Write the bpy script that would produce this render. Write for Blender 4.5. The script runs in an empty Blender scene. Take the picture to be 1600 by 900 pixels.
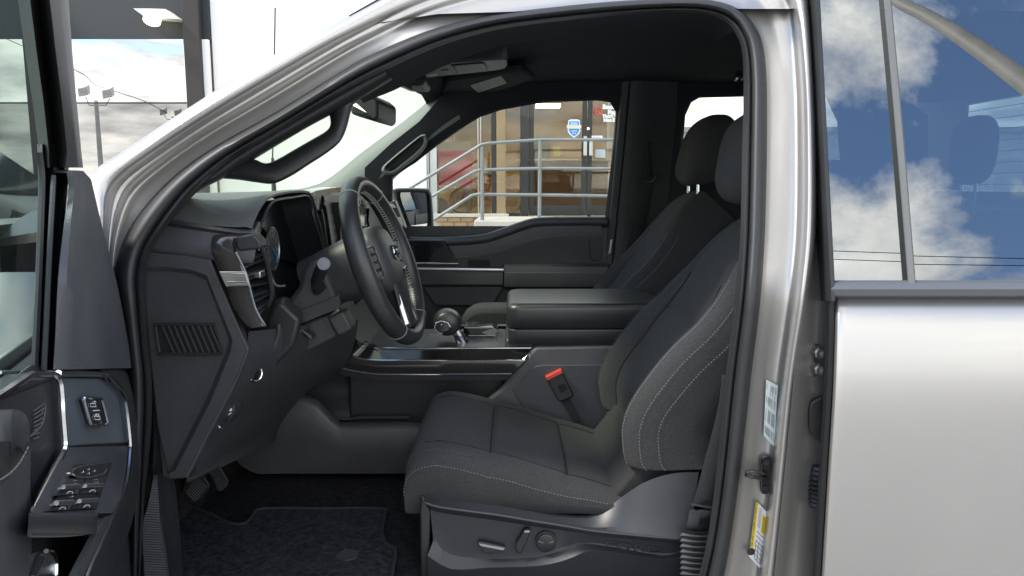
import bpy, bmesh, math, random
from mathutils import Vector, Matrix
random.seed(7)
rad = math.radians
S = bpy.context.scene
COL = S.collection

# ------------------------------------------------------------------ camera
CAM = Vector((0.0, -1.35, 1.48))
PITCH = 7.82
FPX = 1164.0            # focal length in pixels of a 1600 px wide frame
cd = bpy.data.cameras.new('camera')
cd.sensor_width = 36.0
cd.lens = FPX * 36.0 / 1600.0
cd.clip_start = 0.02
cd.clip_end = 2000.0
cam = bpy.data.objects.new('camera', cd)
COL.objects.link(cam)
cam.location = CAM
cam.rotation_euler = (rad(90 - PITCH), 0, 0)
S.camera = cam

# ------------------------------------------------------------------ world, sun, exposure
SUN_DIR = Vector((-0.62, -0.16, 0.77)).normalized()      # towards the sun
w = bpy.data.worlds.new('World')
S.world = w
w.use_nodes = True
nt = w.node_tree
nt.nodes.clear()
def wn(t, **k):
    n = nt.nodes.new(t)
    for a, b in k.items():
        setattr(n, a, b)
    return n
out = wn('ShaderNodeOutputWorld')
bg = wn('ShaderNodeBackground')
bg.inputs['Strength'].default_value = 0.12
sky = wn('ShaderNodeTexSky', sky_type='NISHITA', sun_disc=False)
sky.sun_elevation = math.asin(SUN_DIR.z)
sky.sun_rotation = math.atan2(SUN_DIR.x, SUN_DIR.y)
sky.air_density = 1.0
sky.dust_density = 0.2
sky.ozone_density = 3.0
tc = wn('ShaderNodeTexCoord')
sep = wn('ShaderNodeSeparateXYZ')
nt.links.new(tc.outputs['Generated'], sep.inputs[0])
zz = wn('ShaderNodeMath', operation='MAXIMUM'); zz.inputs[1].default_value = 0.0
nt.links.new(sep.outputs['Z'], zz.inputs[0])
zadd = wn('ShaderNodeMath', operation='ADD'); zadd.inputs[1].default_value = 0.22
nt.links.new(zz.outputs[0], zadd.inputs[0])
dx = wn('ShaderNodeMath', operation='DIVIDE'); dy = wn('ShaderNodeMath', operation='DIVIDE')
nt.links.new(sep.outputs['X'], dx.inputs[0]); nt.links.new(zadd.outputs[0], dx.inputs[1])
nt.links.new(sep.outputs['Y'], dy.inputs[0]); nt.links.new(zadd.outputs[0], dy.inputs[1])
comb = wn('ShaderNodeCombineXYZ')
nt.links.new(dx.outputs[0], comb.inputs[0]); nt.links.new(dy.outputs[0], comb.inputs[1])
comb.inputs[2].default_value = CLOUD_SEED = 3.9
cn = wn('ShaderNodeTexNoise')
cn.inputs['Scale'].default_value = 1.2
cn.inputs['Detail'].default_value = 9.0
cn.inputs['Roughness'].default_value = 0.62
cn.inputs['Distortion'].default_value = 0.15
nt.links.new(comb.outputs[0], cn.inputs['Vector'])
cr_ = wn('ShaderNodeValToRGB')
cr_.color_ramp.elements[0].position = 0.49
cr_.color_ramp.elements[1].position = 0.565
bias = wn('ShaderNodeMath', operation='MULTIPLY_ADD'); bias.inputs[1].default_value = -0.22; bias.inputs[2].default_value = 0.155
nt.links.new(zz.outputs[0], bias.inputs[0])          # more cloud towards the horizon, clearer overhead
csum = wn('ShaderNodeMath', operation='ADD')
nt.links.new(cn.outputs['Fac'], csum.inputs[0]); nt.links.new(bias.outputs[0], csum.inputs[1])
nt.links.new(csum.outputs[0], cr_.inputs[0])
cn2 = wn('ShaderNodeTexNoise')
cn2.inputs['Scale'].default_value = 3.1
cn2.inputs['Detail'].default_value = 6.0
nt.links.new(comb.outputs[0], cn2.inputs['Vector'])
cc = wn('ShaderNodeValToRGB')
cc.color_ramp.elements[0].position = 0.38
cc.color_ramp.elements[0].color = (3.6, 3.6, 3.6, 1)
cc.color_ramp.elements[1].position = 0.62
cc.color_ramp.elements[1].color = (9.3, 9.0, 8.4, 1)
nt.links.new(cn2.outputs['Fac'], cc.inputs[0])
mixw = wn('ShaderNodeMix', data_type='RGBA')
nt.links.new(cr_.outputs['Color'], mixw.inputs[0])
nt.links.new(sky.outputs[0], mixw.inputs[6])
nt.links.new(cc.outputs['Color'], mixw.inputs[7])
nt.links.new(mixw.outputs[2], bg.inputs['Color'])
nt.links.new(bg.outputs[0], out.inputs[0])

sd = bpy.data.lights.new('sun', 'SUN')
sd.energy = 1.5
sd.angle = rad(12)
sd.color = (1.0, 0.95, 0.88)
sun = bpy.data.objects.new('sun', sd)
COL.objects.link(sun)
sun.rotation_euler = SUN_DIR.to_track_quat('Z', 'Y').to_euler()
sun.location = (-4, -2, 8)

S.view_settings.view_transform = 'Standard'
S.view_settings.look = 'None'
S.view_settings.gamma = 1.0
S.view_settings.use_curve_mapping = False
S.view_settings.exposure = 1.9

# ------------------------------------------------------------------ tracing helpers
_p = rad(PITCH)
FWD = Vector((0, math.cos(_p), -math.sin(_p)))
UPV = Vector((0, math.sin(_p), math.cos(_p)))
RGT = Vector((1, 0, 0))
def ray(px, py):
    return FWD + RGT * ((px - 800.0) / FPX) + UPV * ((450.0 - py) / FPX)
def V(px, py, Y):                      # world point on the plane y = Y
    d = ray(px, py)
    return CAM + d * ((Y - CAM.y) / d.y)
def VX(px, py, X):
    d = ray(px, py)
    return CAM + d * ((X - CAM.x) / d.x)
def VZ(px, py, Z):
    d = ray(px, py)
    return CAM + d * ((Z - CAM.z) / d.z)
def VP(px, py, p0, n):
    d = ray(px, py)
    return CAM + d * ((p0 - CAM).dot(n) / d.dot(n))
BELT, LEAN = 1.28, 0.36
def SD(px, py, off):                   # driver side of the cab: upright below the belt, leaning in above it
    q = V(px, py, off)
    if q.z <= BELT:
        return q
    d = ray(px, py)
    t = (off + LEAN * (CAM.z - BELT) - CAM.y) / (d.y - LEAN * d.z)
    return CAM + d * t
def FS(px, py, off):                   # passenger side, mirrored lean
    q = V(px, py, off)
    if q.z <= BELT:
        return q
    d = ray(px, py)
    t = (off - LEAN * (CAM.z - BELT) - CAM.y) / (d.y + LEAN * d.z)
    return CAM + d * t

def cr(pts, n=6, closed=False):        # Catmull-Rom through tuples / vectors
    P = [tuple(p) for p in pts]
    L = len(P); o = []
    rng = range(L) if closed else range(L - 1)
    for i in rng:
        if closed:
            a, b, c, d = P[(i-1) % L], P[i], P[(i+1) % L], P[(i+2) % L]
        else:
            a, b, c, d = P[max(i-1, 0)], P[i], P[i+1], P[min(i+2, L-1)]
        for k in range(n):
            t = k / n
            o.append(tuple(0.5*((2*b[j]) + (c[j]-a[j])*t + (2*a[j]-5*b[j]+4*c[j]-d[j])*t*t + (3*b[j]-a[j]-3*c[j]+d[j])*t**3) for j in range(len(b))))
    if not closed:
        o.append(P[-1])
    return o

# ------------------------------------------------------------------ materials
MATS = {}
def mat(name, col, rough=0.5, metal=0.0, bump=0.0, bscale=200.0, var=0.0, vscale=6.0, coat=0.0, spec=0.5, emit=None, estr=0.0, coatr=0.05, detail=3.0, stretch=None, dirt=None):
    if name in MATS:
        return MATS[name]
    m = bpy.data.materials.new(name)
    m.use_nodes = True
    n = m.node_tree
    b = n.nodes['Principled BSDF']
    b.inputs['Base Color'].default_value = (*col, 1)
    b.inputs['Roughness'].default_value = rough
    b.inputs['Metallic'].default_value = metal
    b.inputs['Specular IOR Level'].default_value = spec
    b.inputs['Coat Weight'].default_value = coat
    b.inputs['Coat Roughness'].default_value = coatr
    if emit:
        b.inputs['Emission Color'].default_value = (*emit, 1)
        b.inputs['Emission Strength'].default_value = estr
    if bump or var or dirt:
        t = n.nodes.new('ShaderNodeTexCoord')
        src = t.outputs['Object']
        if stretch:
            mp = n.nodes.new('ShaderNodeMapping')
            mp.inputs['Scale'].default_value = stretch
            n.links.new(src, mp.inputs[0]); src = mp.outputs[0]
    if bump:
        z = n.nodes.new('ShaderNodeTexNoise')
        z.inputs['Scale'].default_value = bscale
        z.inputs['Detail'].default_value = detail
        n.links.new(src, z.inputs['Vector'])
        bp = n.nodes.new('ShaderNodeBump')
        bp.inputs['Strength'].default_value = bump
        bp.inputs['Distance'].default_value = 0.002
        n.links.new(z.outputs['Fac'], bp.inputs['Height'])
        n.links.new(bp.outputs[0], b.inputs['Normal'])
    if var:
        z2 = n.nodes.new('ShaderNodeTexNoise')
        z2.inputs['Scale'].default_value = vscale
        z2.inputs['Detail'].default_value = 5
        n.links.new(src, z2.inputs['Vector'])
        r = n.nodes.new('ShaderNodeMapRange')
        r.inputs[1].default_value = 0.3; r.inputs[2].default_value = 0.7
        r.inputs[3].default_value = 1 - var; r.inputs[4].default_value = 1 + var
        n.links.new(z2.outputs['Fac'], r.inputs[0])
        mx = n.nodes.new('ShaderNodeVectorMath'); mx.operation = 'SCALE'
        mx.inputs[0].default_value = col
        n.links.new(r.outputs[0], mx.inputs['Scale'])
        n.links.new(mx.outputs[0], b.inputs['Base Color'])
        r2 = n.nodes.new('ShaderNodeMapRange')
        r2.inputs[1].default_value = 0.3; r2.inputs[2].default_value = 0.7
        r2.inputs[3].default_value = max(0.02, rough*(1-0.5*var)); r2.inputs[4].default_value = min(1, rough*(1+0.5*var))
        n.links.new(z2.outputs['Fac'], r2.inputs[0])
        n.links.new(r2.outputs[0], b.inputs['Roughness'])
    if dirt:
        zd = n.nodes.new('ShaderNodeTexNoise'); zd.inputs['Scale'].default_value = dirt[1]; zd.inputs['Detail'].default_value = 4; zd.inputs['Roughness'].default_value = 0.7
        n.links.new(src, zd.inputs['Vector'])
        rp = n.nodes.new('ShaderNodeMapRange'); rp.inputs[1].default_value = dirt[2]; rp.inputs[2].default_value = dirt[2] + 0.10; rp.inputs[4].default_value = dirt[3]
        n.links.new(zd.outputs['Fac'], rp.inputs[0])
        md = n.nodes.new('ShaderNodeMix'); md.data_type = 'RGBA'
        n.links.new(rp.outputs[0], md.inputs[0])
        if b.inputs['Base Color'].links: n.links.new(b.inputs['Base Color'].links[0].from_socket, md.inputs[6])
        else: md.inputs[6].default_value = (*col, 1)
        md.inputs[7].default_value = (*dirt[0], 1)
        n.links.new(md.outputs[2], b.inputs['Base Color'])
    MATS[name] = m
    return m

def glass(name, tint, refl=None, ior=1.45, rough=0.0, gcol=(1, 1, 1)):
    m = bpy.data.materials.new(name)
    m.use_nodes = True
    n = m.node_tree
    n.nodes.clear()
    o = n.nodes.new('ShaderNodeOutputMaterial')
    t = n.nodes.new('ShaderNodeBsdfTransparent'); t.inputs[0].default_value = (*tint, 1)
    g = n.nodes.new('ShaderNodeBsdfGlossy'); g.inputs[0].default_value = (*gcol, 1); g.inputs['Roughness'].default_value = rough
    mx = n.nodes.new('ShaderNodeMixShader')
    if refl is None:
        lw = n.nodes.new('ShaderNodeLayerWeight'); lw.inputs['Blend'].default_value = 0.5
        pw = n.nodes.new('ShaderNodeMath'); pw.operation = 'POWER'; pw.inputs[1].default_value = 4.0
        ma = n.nodes.new('ShaderNodeMath'); ma.operation = 'MULTIPLY_ADD'; ma.inputs[1].default_value = 0.40; ma.inputs[2].default_value = 0.05
        n.links.new(lw.outputs['Facing'], pw.inputs[0]); n.links.new(pw.outputs[0], ma.inputs[0])
        n.links.new(ma.outputs[0], mx.inputs[0])
    else:
        mx.inputs[0].default_value = refl
    n.links.new(t.outputs[0], mx.inputs[1]); n.links.new(g.outputs[0], mx.inputs[2])
    n.links.new(mx.outputs[0], o.inputs[0])
    MATS[name] = m
    return m

def weave(name, col, scale, strength, rough=0.9):      # woven seat cloth
    m = mat(name, col, rough, 0, 0, 0, 0.10, 5.0, spec=0.25)
    n = m.node_tree
    b = n.nodes['Principled BSDF']
    b.inputs['Sheen Weight'].default_value = 0.05
    b.inputs['Sheen Roughness'].default_value = 0.5
    t = n.nodes.new('ShaderNodeTexCoord')
    hs = []
    for d in ('X', 'Y', 'Z'):
        wv = n.nodes.new('ShaderNodeTexWave'); wv.bands_direction = d
        wv.inputs['Scale'].default_value = scale
        wv.inputs['Distortion'].default_value = 2.0
        n.links.new(t.outputs['Object'], wv.inputs['Vector']); hs.append(wv)
    nz = n.nodes.new('ShaderNodeTexNoise'); nz.inputs['Scale'].default_value = 420
    n.links.new(t.outputs['Object'], nz.inputs['Vector'])
    a = n.nodes.new('ShaderNodeMath'); a.operation = 'ADD'
    n.links.new(hs[0].outputs['Fac'], a.inputs[0]); n.links.new(hs[1].outputs['Fac'], a.inputs[1])
    a2 = n.nodes.new('ShaderNodeMath'); a2.operation = 'ADD'
    n.links.new(a.outputs[0], a2.inputs[0]); n.links.new(hs[2].outputs['Fac'], a2.inputs[1])
    a3 = n.nodes.new('ShaderNodeMath'); a3.operation = 'MULTIPLY_ADD'; a3.inputs[1].default_value = 2.5
    n.links.new(nz.outputs['Fac'], a3.inputs[0]); n.links.new(a2.outputs[0], a3.inputs[2])
    nf = n.nodes.new('ShaderNodeTexNoise'); nf.inputs['Scale'].default_value = 340; nf.inputs['Detail'].default_value = 3
    n.links.new(t.outputs['Object'], nf.inputs['Vector'])
    rr_ = n.nodes.new('ShaderNodeMapRange'); rr_.inputs[1].default_value = .3; rr_.inputs[2].default_value = .7; rr_.inputs[3].default_value = .72; rr_.inputs[4].default_value = 1.28
    n.links.new(nf.outputs['Fac'], rr_.inputs[0])
    src = b.inputs['Base Color'].links[0].from_socket
    ms = n.nodes.new('ShaderNodeVectorMath'); ms.operation = 'SCALE'
    n.links.new(src, ms.inputs[0]); n.links.new(rr_.outputs[0], ms.inputs['Scale']); n.links.new(ms.outputs[0], b.inputs['Base Color'])
    bp = n.nodes.new('ShaderNodeBump'); bp.inputs['Strength'].default_value = strength; bp.inputs['Distance'].default_value = 0.001
    n.links.new(a3.outputs[0], bp.inputs['Height']); n.links.new(bp.outputs[0], b.inputs['Normal'])
    return m

paint = mat('silver_paint', (0.405, 0.396, 0.378), 0.34, 0.74, 0.06, 1400, 0.04, 3, coat=0.35, coatr=0.04)
plastic = mat('charcoal_plastic', (0.043, 0.045, 0.048), 0.44, 0, 0.30, 420, 0.14, 9, dirt=((0.11, 0.11, 0.105), 26, 0.63, 0.18))
plastic_d = mat('black_plastic', (0.021, 0.022, 0.024), 0.42, 0, 0.28, 420, 0.14, 9, dirt=((0.09, 0.09, 0.085), 24, 0.62, 0.15))
plastic_g = mat('grey_plastic', (0.064, 0.067, 0.072), 0.44, 0, 0.30, 400, 0.14, 9, dirt=((0.14, 0.14, 0.13), 22, 0.62, 0.20))
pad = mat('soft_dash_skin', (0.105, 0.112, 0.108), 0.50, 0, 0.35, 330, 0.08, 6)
leather = mat('black_leather', (0.028, 0.030, 0.031), 0.36, 0, 0.12, 380, 0.10, 8)
rubber = mat('black_rubber', (0.017, 0.018, 0.019), 0.50, 0, 0.06, 300, 0.15, 9)
cloth = weave('seat_cloth', (0.043, 0.044, 0.0445), 260, 0.45)
cloth2 = weave('seat_side_cloth', (0.034, 0.0345, 0.034), 330, 0.35, 0.8)
webbing = weave('belt_webbing', (0.022, 0.023, 0.025), 500, 0.5, 0.8)
liner = mat('roof_cloth', (0.032, 0.033, 0.038), 0.95, 0, 0.3, 900, 0.12, 5, spec=0.2)
carpet = mat('carpet', (0.022, 0.022, 0.023), 1.0, 0, 1.0, 230, 0.5, 60, spec=0.1, dirt=((0.11, 0.105, 0.09), 120, 0.62, 0.4))
matcarpet = mat('mat_carpet', (0.032, 0.033, 0.036), 1.0, 0, 1.0, 230, 0.5, 70, spec=0.1, dirt=((0.12, 0.115, 0.105), 120, 0.60, 0.35))
gloss = mat('gloss_black', (0.012, 0.012, 0.013), 0.10, 0, 0, 0, 0.1, 20, coat=0.6)
wood = mat('dark_satin_trim', (0.046, 0.042, 0.040), 0.10, 0.3, 0.03, 60, 0.15, 25, coat=0.7, stretch=(3, 60, 60))
chrome = mat('chrome', (0.80, 0.81, 0.82), 0.12, 1.0, 0, 0, 0.04, 30)
satin = mat('satin_silver', (0.50, 0.51, 0.53), 0.32, 1.0, 0.04, 400, 0.05, 30)
thread = mat('grey_thread', (0.20, 0.20, 0.19), 0.8)
thread_d = mat('dark_thread', (0.012, 0.012, 0.013), 0.9)
white = mat('white_print', (0.75, 0.76, 0.76), 0.6)
red = mat('red_plastic', (0.62, 0.05, 0.035), 0.4)
yellow = mat('yellow_print', (0.85, 0.60, 0.02), 0.45)
ink = mat('black_ink', (0.02, 0.02, 0.02), 0.6)
inkg = mat('grey_ink', (0.22, 0.23, 0.23), 0.6)
clearg = glass('window_glass', (0.86, 0.90, 0.86), None, 1.45)
shield = glass('windshield_glass', (0.80, 0.88, 0.74), None, 1.45)
privacy = glass('privacy_glass', (0.14, 0.175, 0.195), 0.215, gcol=(0.92, 0.97, 1.0))
storeg = glass('storefront_glass', (0.78, 0.77, 0.72), 0.04)
doorg = glass('door_glass', (0.36, 0.45, 0.42), 0.06)
mirrorg = mat('mirror_glass', (0.86, 0.88, 0.88), 0.01, 1.0)

# ------------------------------------------------------------------ object helpers
WL = {}
def link(o, parent, wl, label=None, cat=None, group=None, kind=None):
    COL.objects.link(o)
    pw = WL[parent.name] if parent else Vector((0, 0, 0))
    if parent:
        o.parent = parent
    o.location = wl - pw
    WL[o.name] = Vector(wl)
    if label: o['label'] = label
    if cat: o['category'] = cat
    if group: o['group'] = group
    if kind: o['kind'] = kind
    return o
def empty(name, loc, label, cat, group=None, parent=None):
    o = bpy.data.objects.new(name, None)
    o.empty_display_size = 0.1
    return link(o, parent, Vector(loc), label, cat, group)
def mk(name, verts, faces, m, parent=None, smooth=40, bevel=0, sub=0, solid=0, **kw):
    verts = [Vector(v) for v in verts]
    lo = Vector([min(v[i] for v in verts) for i in range(3)])
    hi = Vector([max(v[i] for v in verts) for i in range(3)])
    c = (lo + hi) / 2
    me = bpy.data.meshes.new(name)
    me.from_pydata([v - c for v in verts], [], faces)
    me.validate()
    bm = bmesh.new(); bm.from_mesh(me)
    bmesh.ops.remove_doubles(bm, verts=bm.verts, dist=1e-6)
    bmesh.ops.recalc_face_normals(bm, faces=bm.faces)
    bm.to_mesh(me); bm.free()
    if smooth:
        for p in me.polygons: p.use_smooth = True
        me.set_sharp_from_angle(angle=rad(smooth))
    for q in (m if isinstance(m, (list, tuple)) else [m]):
        me.materials.append(q)
    o = bpy.data.objects.new(name, me)
    link(o, parent, c, **kw)
    if solid:
        s = o.modifiers.new('solid', 'SOLIDIFY'); s.thickness = solid; s.offset = 0
    if bevel:
        bv = o.modifiers.new('bevel', 'BEVEL'); bv.width = bevel; bv.segments = 2; bv.limit_method = 'ANGLE'; bv.angle_limit = rad(35)
    if sub:
        sb = o.modifiers.new('sub', 'SUBSURF'); sb.levels = sub; sb.render_levels = sub
    return o
class MB:                                # collects pieces that belong to ONE object
    def __init__(s): s.v = []; s.f = []
    def add(s, vs, fs):
        b = len(s.v); s.v += [Vector(v) for v in vs]; s.f += [tuple(i + b for i in f) for f in fs]; return s
    def box(s, lo, hi):
        x0, y0, z0 = lo; x1, y1, z1 = hi
        return s.add([(x0,y0,z0),(x1,y0,z0),(x1,y1,z0),(x0,y1,z0),(x0,y0,z1),(x1,y0,z1),(x1,y1,z1),(x0,y1,z1)],
                     [(0,3,2,1),(4,5,6,7),(0,1,5,4),(1,2,6,5),(2,3,7,6),(3,0,4,7)])
    def obox(s, c, ax, ay, az):          # centre and three half-axis vectors
        c = Vector(c); vs = []
        for k in (-1, 1):
            for j in (-1, 1):
                for i in (-1, 1):
                    vs.append(c + Vector(ax)*i + Vector(ay)*j + Vector(az)*k)
        return s.add(vs, [(0,2,3,1),(4,5,7,6),(0,1,5,4),(1,3,7,5),(3,2,6,7),(2,0,4,6)])
    def prism(s, pts, ext):
        pts = [Vector(p) for p in pts]; n = len(pts); ext = Vector(ext)
        fs = [tuple(range(n)), tuple(range(2*n-1, n-1, -1))]
        for i in range(n): fs.append((i, (i+1) % n, n + (i+1) % n, n + i))
        return s.add(pts + [p + ext for p in pts], fs)
    def loft(s, rows, cu=False, cv=False, caps=False):
        nr = len(rows); nc = len(rows[0]); vs = [Vector(p) for r in rows for p in r]; fs = []
        for i in range(nr if cu else nr-1):
            a = i*nc; b = ((i+1) % nr)*nc
            for j in range(nc if cv else nc-1):
                k = (j+1) % nc
                fs.append((a+j, a+k, b+k, b+j))
        if caps:
            fs.append(tuple(range(nc))); fs.append(tuple((nr-1)*nc + i for i in range(nc-1, -1, -1)))
        return s.add(vs, fs)
    def tube(s, pts, r, seg=8, closed=False, flat=None):
        P = [Vector(p) for p in pts]; n = len(P)
        rows = []; up = None
        for i in range(n):
            a = P[(i-1) % n] if (closed or i > 0) else P[i]
            b = P[(i+1) % n] if (closed or i < n-1) else P[i]
            t = (b - a)
            if t.length < 1e-9: t = Vector((0, 0, 1))
            t.normalize()
            if up is None:
                up = Vector((0, 0, 1)) if abs(t.z) < 0.9 else Vector((1, 0, 0))
            x = up - t * up.dot(t)
            if x.length < 1e-6: x = t.orthogonal()
            x.normalize(); up = x
            y = t.cross(x)
            ri = r[i] if isinstance(r, (list, tuple)) else r
            rows.append([P[i] + (x*math.cos(2*math.pi*k/seg) + y*math.sin(2*math.pi*k/seg)*(flat or 1))*ri for k in range(seg)])
        return s.loft(rows, cu=closed, cv=True, caps=not closed)
    def disc(s, c, n, r, th, seg=24, rx=None):
        n = Vector(n).normalized(); x = n.orthogonal().normalized(); y = n.cross(x); c = Vector(c)
        return s.prism([c + x*r*math.cos(2*math.pi*k/seg) + y*r*math.sin(2*math.pi*k/seg) for k in range(seg)], n*th)
    def lathe(s, c, n, prof, seg=28, xdir=None, sx=1.0):
        n = Vector(n).normalized(); x = Vector(xdir).normalized() if xdir else n.orthogonal().normalized(); y = n.cross(x); c = Vector(c)
        rows = [[c + n*h + (x*sx*math.cos(2*math.pi*k/seg) + y*math.sin(2*math.pi*k/seg))*r for k in range(seg)] for r, h in prof]
        return s.loft(rows, cv=True, caps=True)
    def build(s, name, m, parent=None, **kw):
        return mk(name, s.v, s.f, m, parent, **kw)
def dashes(pts, seg, gap, r, name, parent, m=None, lift=Vector((0, 0, 0))):   # a row of stitches
    P = [Vector(p) + lift for p in pts]
    b = MB(); acc = 0.0; cur = P[0]; i = 1; start = P[0]; on = True; need = seg
    while i < len(P):
        d = (P[i] - cur).length
        if d < need:
            need -= d; cur = P[i]; i += 1; continue
        nx = cur + (P[i] - cur) * (need / d)
        if on: 
            t = (nx - start)
            if t.length > 1e-6:
                b.tube([start, nx], r, 5)
        start = nx; cur = nx; on = not on; need = seg if on else gap
    if b.v:
        return b.build(name, m or thread, parent, kind='stuff')
def text_geo(body, size, origin, xd, yd, depth=0.0008, align='LEFT', bold=0.0):
    c = bpy.data.curves.new('t', 'FONT'); c.body = body; c.size = size; c.extrude = depth; c.align_x = align; c.offset = bold
    c.resolution_u = 2
    o = bpy.data.objects.new('t', c); COL.objects.link(o)
    dg = bpy.context.evaluated_depsgraph_get(); dg.update()
    me = o.evaluated_get(dg).to_mesh()
    xd = Vector(xd).normalized(); yd = Vector(yd).normalized(); zd = xd.cross(yd)
    vs = [Vector(origin) + xd*v.co.x + yd*v.co.y + zd*v.co.z for v in me.vertices]
    fs = [tuple(p.vertices) for p in me.polygons]
    o.evaluated_get(dg).to_mesh_clear()
    bpy.data.objects.remove(o); bpy.data.curves.remove(c)
    return vs, fs
def PV(pts, fn): return [fn(*p) for p in pts]
def prism_px(name, pts, Y, th, m, parent, **kw):
    return MB().prism([V(x, y, Y) for x, y in pts], (0, th, 0)).build(name, m, parent, **kw)
# ================================================================== the setting
concrete = mat('lot_concrete', (0.27, 0.26, 0.245), 0.85, 0, 0.4, 60, 0.22, 0.9)
slab_c = mat('porch_concrete', (0.46, 0.43, 0.37), 0.85, 0, 0.3, 40, 0.12, 3)
slab_g = mat('grey_block', (0.30, 0.31, 0.31), 0.9, 0, 0.3, 40, 0.10, 5)
stucco = mat('white_stucco', (0.80, 0.80, 0.78), 0.85, 0, 0.15, 60, 0.03, 1.2)
brown_al = mat('bronze_aluminium', (0.030, 0.026, 0.023), 0.5, 0.3, 0, 0, 0.1, 4)
dark_al = mat('dark_door_frame', (0.030, 0.030, 0.030), 0.45, 0.3, 0, 0, 0.1, 4)
alu = mat('clear_aluminium', (0.48, 0.49, 0.48), 0.42, 0.85, 0, 0, 0.06, 3)
tan_c = mat('tan_column', (0.27, 0.20, 0.11), 0.8, 0, 0.1, 50, 0.1, 4)
tan_w = mat('tan_wall', (0.36, 0.245, 0.14), 0.85, 0, 0.1, 30, 0.08, 2)
brickm = [mat('brick_' + 'abc'[i], c, 0.9, 0, 0.5, 90, 0.15, 14) for i, c in enumerate([(0.34, 0.23, 0.13), (0.39, 0.27, 0.16), (0.30, 0.20, 0.12)])]
mortar = mat('mortar', (0.36, 0.33, 0.28), 0.95, 0, 0.4, 70, 0.1, 8)
railp = mat('grey_rail_paint', (0.20, 0.22, 0.22), 0.45, 0.2, 0.1, 60, 0.12, 6)
soff = mat('dark_fascia', (0.030, 0.035, 0.036), 0.7, 0, 0.1, 20, 0.08, 1.5)
redboard = mat('red_board', (0.60, 0.035, 0.055), 0.5, 0, 0, 0, 0.08, 3)
tyre = mat('tyre_rubber', (0.02, 0.02, 0.02), 0.85, 0, 0.3, 120, 0.1, 8)
creamt = mat('cream_tyre', (0.52, 0.47, 0.34), 0.7)
pinkp = mat('pink_frame', (0.50, 0.07, 0.16), 0.35)
carpaint_w = mat('white_car_paint', (0.78, 0.78, 0.76), 0.25, 0, 0, 0, 0.02, 2, coat=0.7)
galv = mat('galvanised_steel', (0.58, 0.58, 0.56), 0.55, 0.5, 0.1, 30, 0.15, 3)
cream_s = mat('weathered_lamp_arm', (0.46, 0.43, 0.37), 0.6, 0.1, 0.1, 20, 0.15, 2)

g = MB(); N = 24
rows = [[(-400 + 800*i/N, -400 + 800*j/N, 0.0) for i in range(N+1)] for j in range(N+1)]
g.loft(rows).build('ground', concrete, kind='structure', label='pale worn concrete parking lot under the truck')

FY = 10.65                                             # facade plane of the dealership
def FX(px, d=FY): return (px - 800.0) / FPX * 1.0 * ((d - CAM.y) * (1.0 / math.cos(0))) * 1.0
def fp(px, py, Y=FY): return V(px, py, Y)
bld = empty('dealership_building', (0, 13, 0), 'white stuccoed dealership building with a glazed brown entrance beyond the truck', 'building')
def fbox(name, px0, px1, z0, z1, Y0, Y1, m, parent, **kw):
    x0 = V(px0, 300, Y0).x; x1 = V(px1, 300, Y0).x
    return MB().box((x0, Y0, z0), (x1, Y1, z1)).build(name, m, parent, **kw)
def zat(py, Y): return V(800, py, Y).z
# solid white wall between the two glazed parts, and above
wb = MB()
x345, x668, x60 = V(345, 300, FY).x, V(668, 300, FY).x, V(-420, 300, FY).x
wb.box((x345, FY-0.05, 0), (x668, FY+0.25, 7.2))
wb.box((x60, FY, 4.9), (x345-0.002, FY+0.25, 7.2))
wb.box((x668+0.002, FY, 3.9), (2.55, FY+0.25, 7.2))
wb.box((2.25, FY-0.04, 0), (2.55, FY+0.2, 3.898))
wb.box((2.30, FY+0.21, 0), (2.55, 22, 7.2))
wb.build('wall', stucco, bld, bevel=0.01)
MB().box((x60, FY+0.26, 7.0), (2.29, 22, 7.15)).build('roof', slab_g, bld)
# left glazing: dark fascia, bronze post, transom and two rows of panes
z65, z163 = zat(65, FY), zat(163, FY)
MB().box((x60, FY-0.10, z65), (x345-0.004, FY+0.20, 4.898)).build('fascia', soff, bld, bevel=0.01, label='dark grey fascia panel above the big window')
fbox('post', 300, 325, 0, 4.6, FY-0.28, FY-0.14, brown_al, bld, bevel=0.006)
fbox('post', 55, 78, 0, 4.6, FY-0.28, FY-0.14, brown_al, bld, bevel=0.006)
for a, b in ((78, 300), (-190, 55)):
    xa, xb = V(a, 300, FY-0.2).x, V(b, 300, FY-0.2).x
    MB().box((xa, FY-0.20, z163+0.012), (xb, FY-0.19, z65-0.002)).build('window_pane', glass('sky_glass', (0.05, 0.05, 0.05), 0.50) if 'sky_glass' not in MATS else MATS['sky_glass'], bld)
    MB().box((xa, FY-0.20, 0.3), (xb, FY-0.19, z163-0.012)).build('window_pane', glass('grey_sky_glass', (0.10, 0.10, 0.10), 0.24) if 'grey_sky_glass' not in MATS else MATS['grey_sky_glass'], bld)
    MB().box((xa, FY-0.205, z163-0.011), (xb, FY-0.185, z163+0.011)).build('glazing_bar', brown_al, bld)
MB().box((V(325, 300, FY).x, FY-0.2, 0), (x345-0.003, FY-0.12, z65-0.003)).build('side_return', stucco, bld)
MB().box((x60, FY+0.3, 0.25), (x345-0.01, FY+5, 0.3)).build('showroom_floor', slab_g, bld)
MB().box((x60, FY+4.9, 0.3), (x345-0.01, FY+5, 6.9)).build('back_wall', tan_w, bld)
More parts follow.
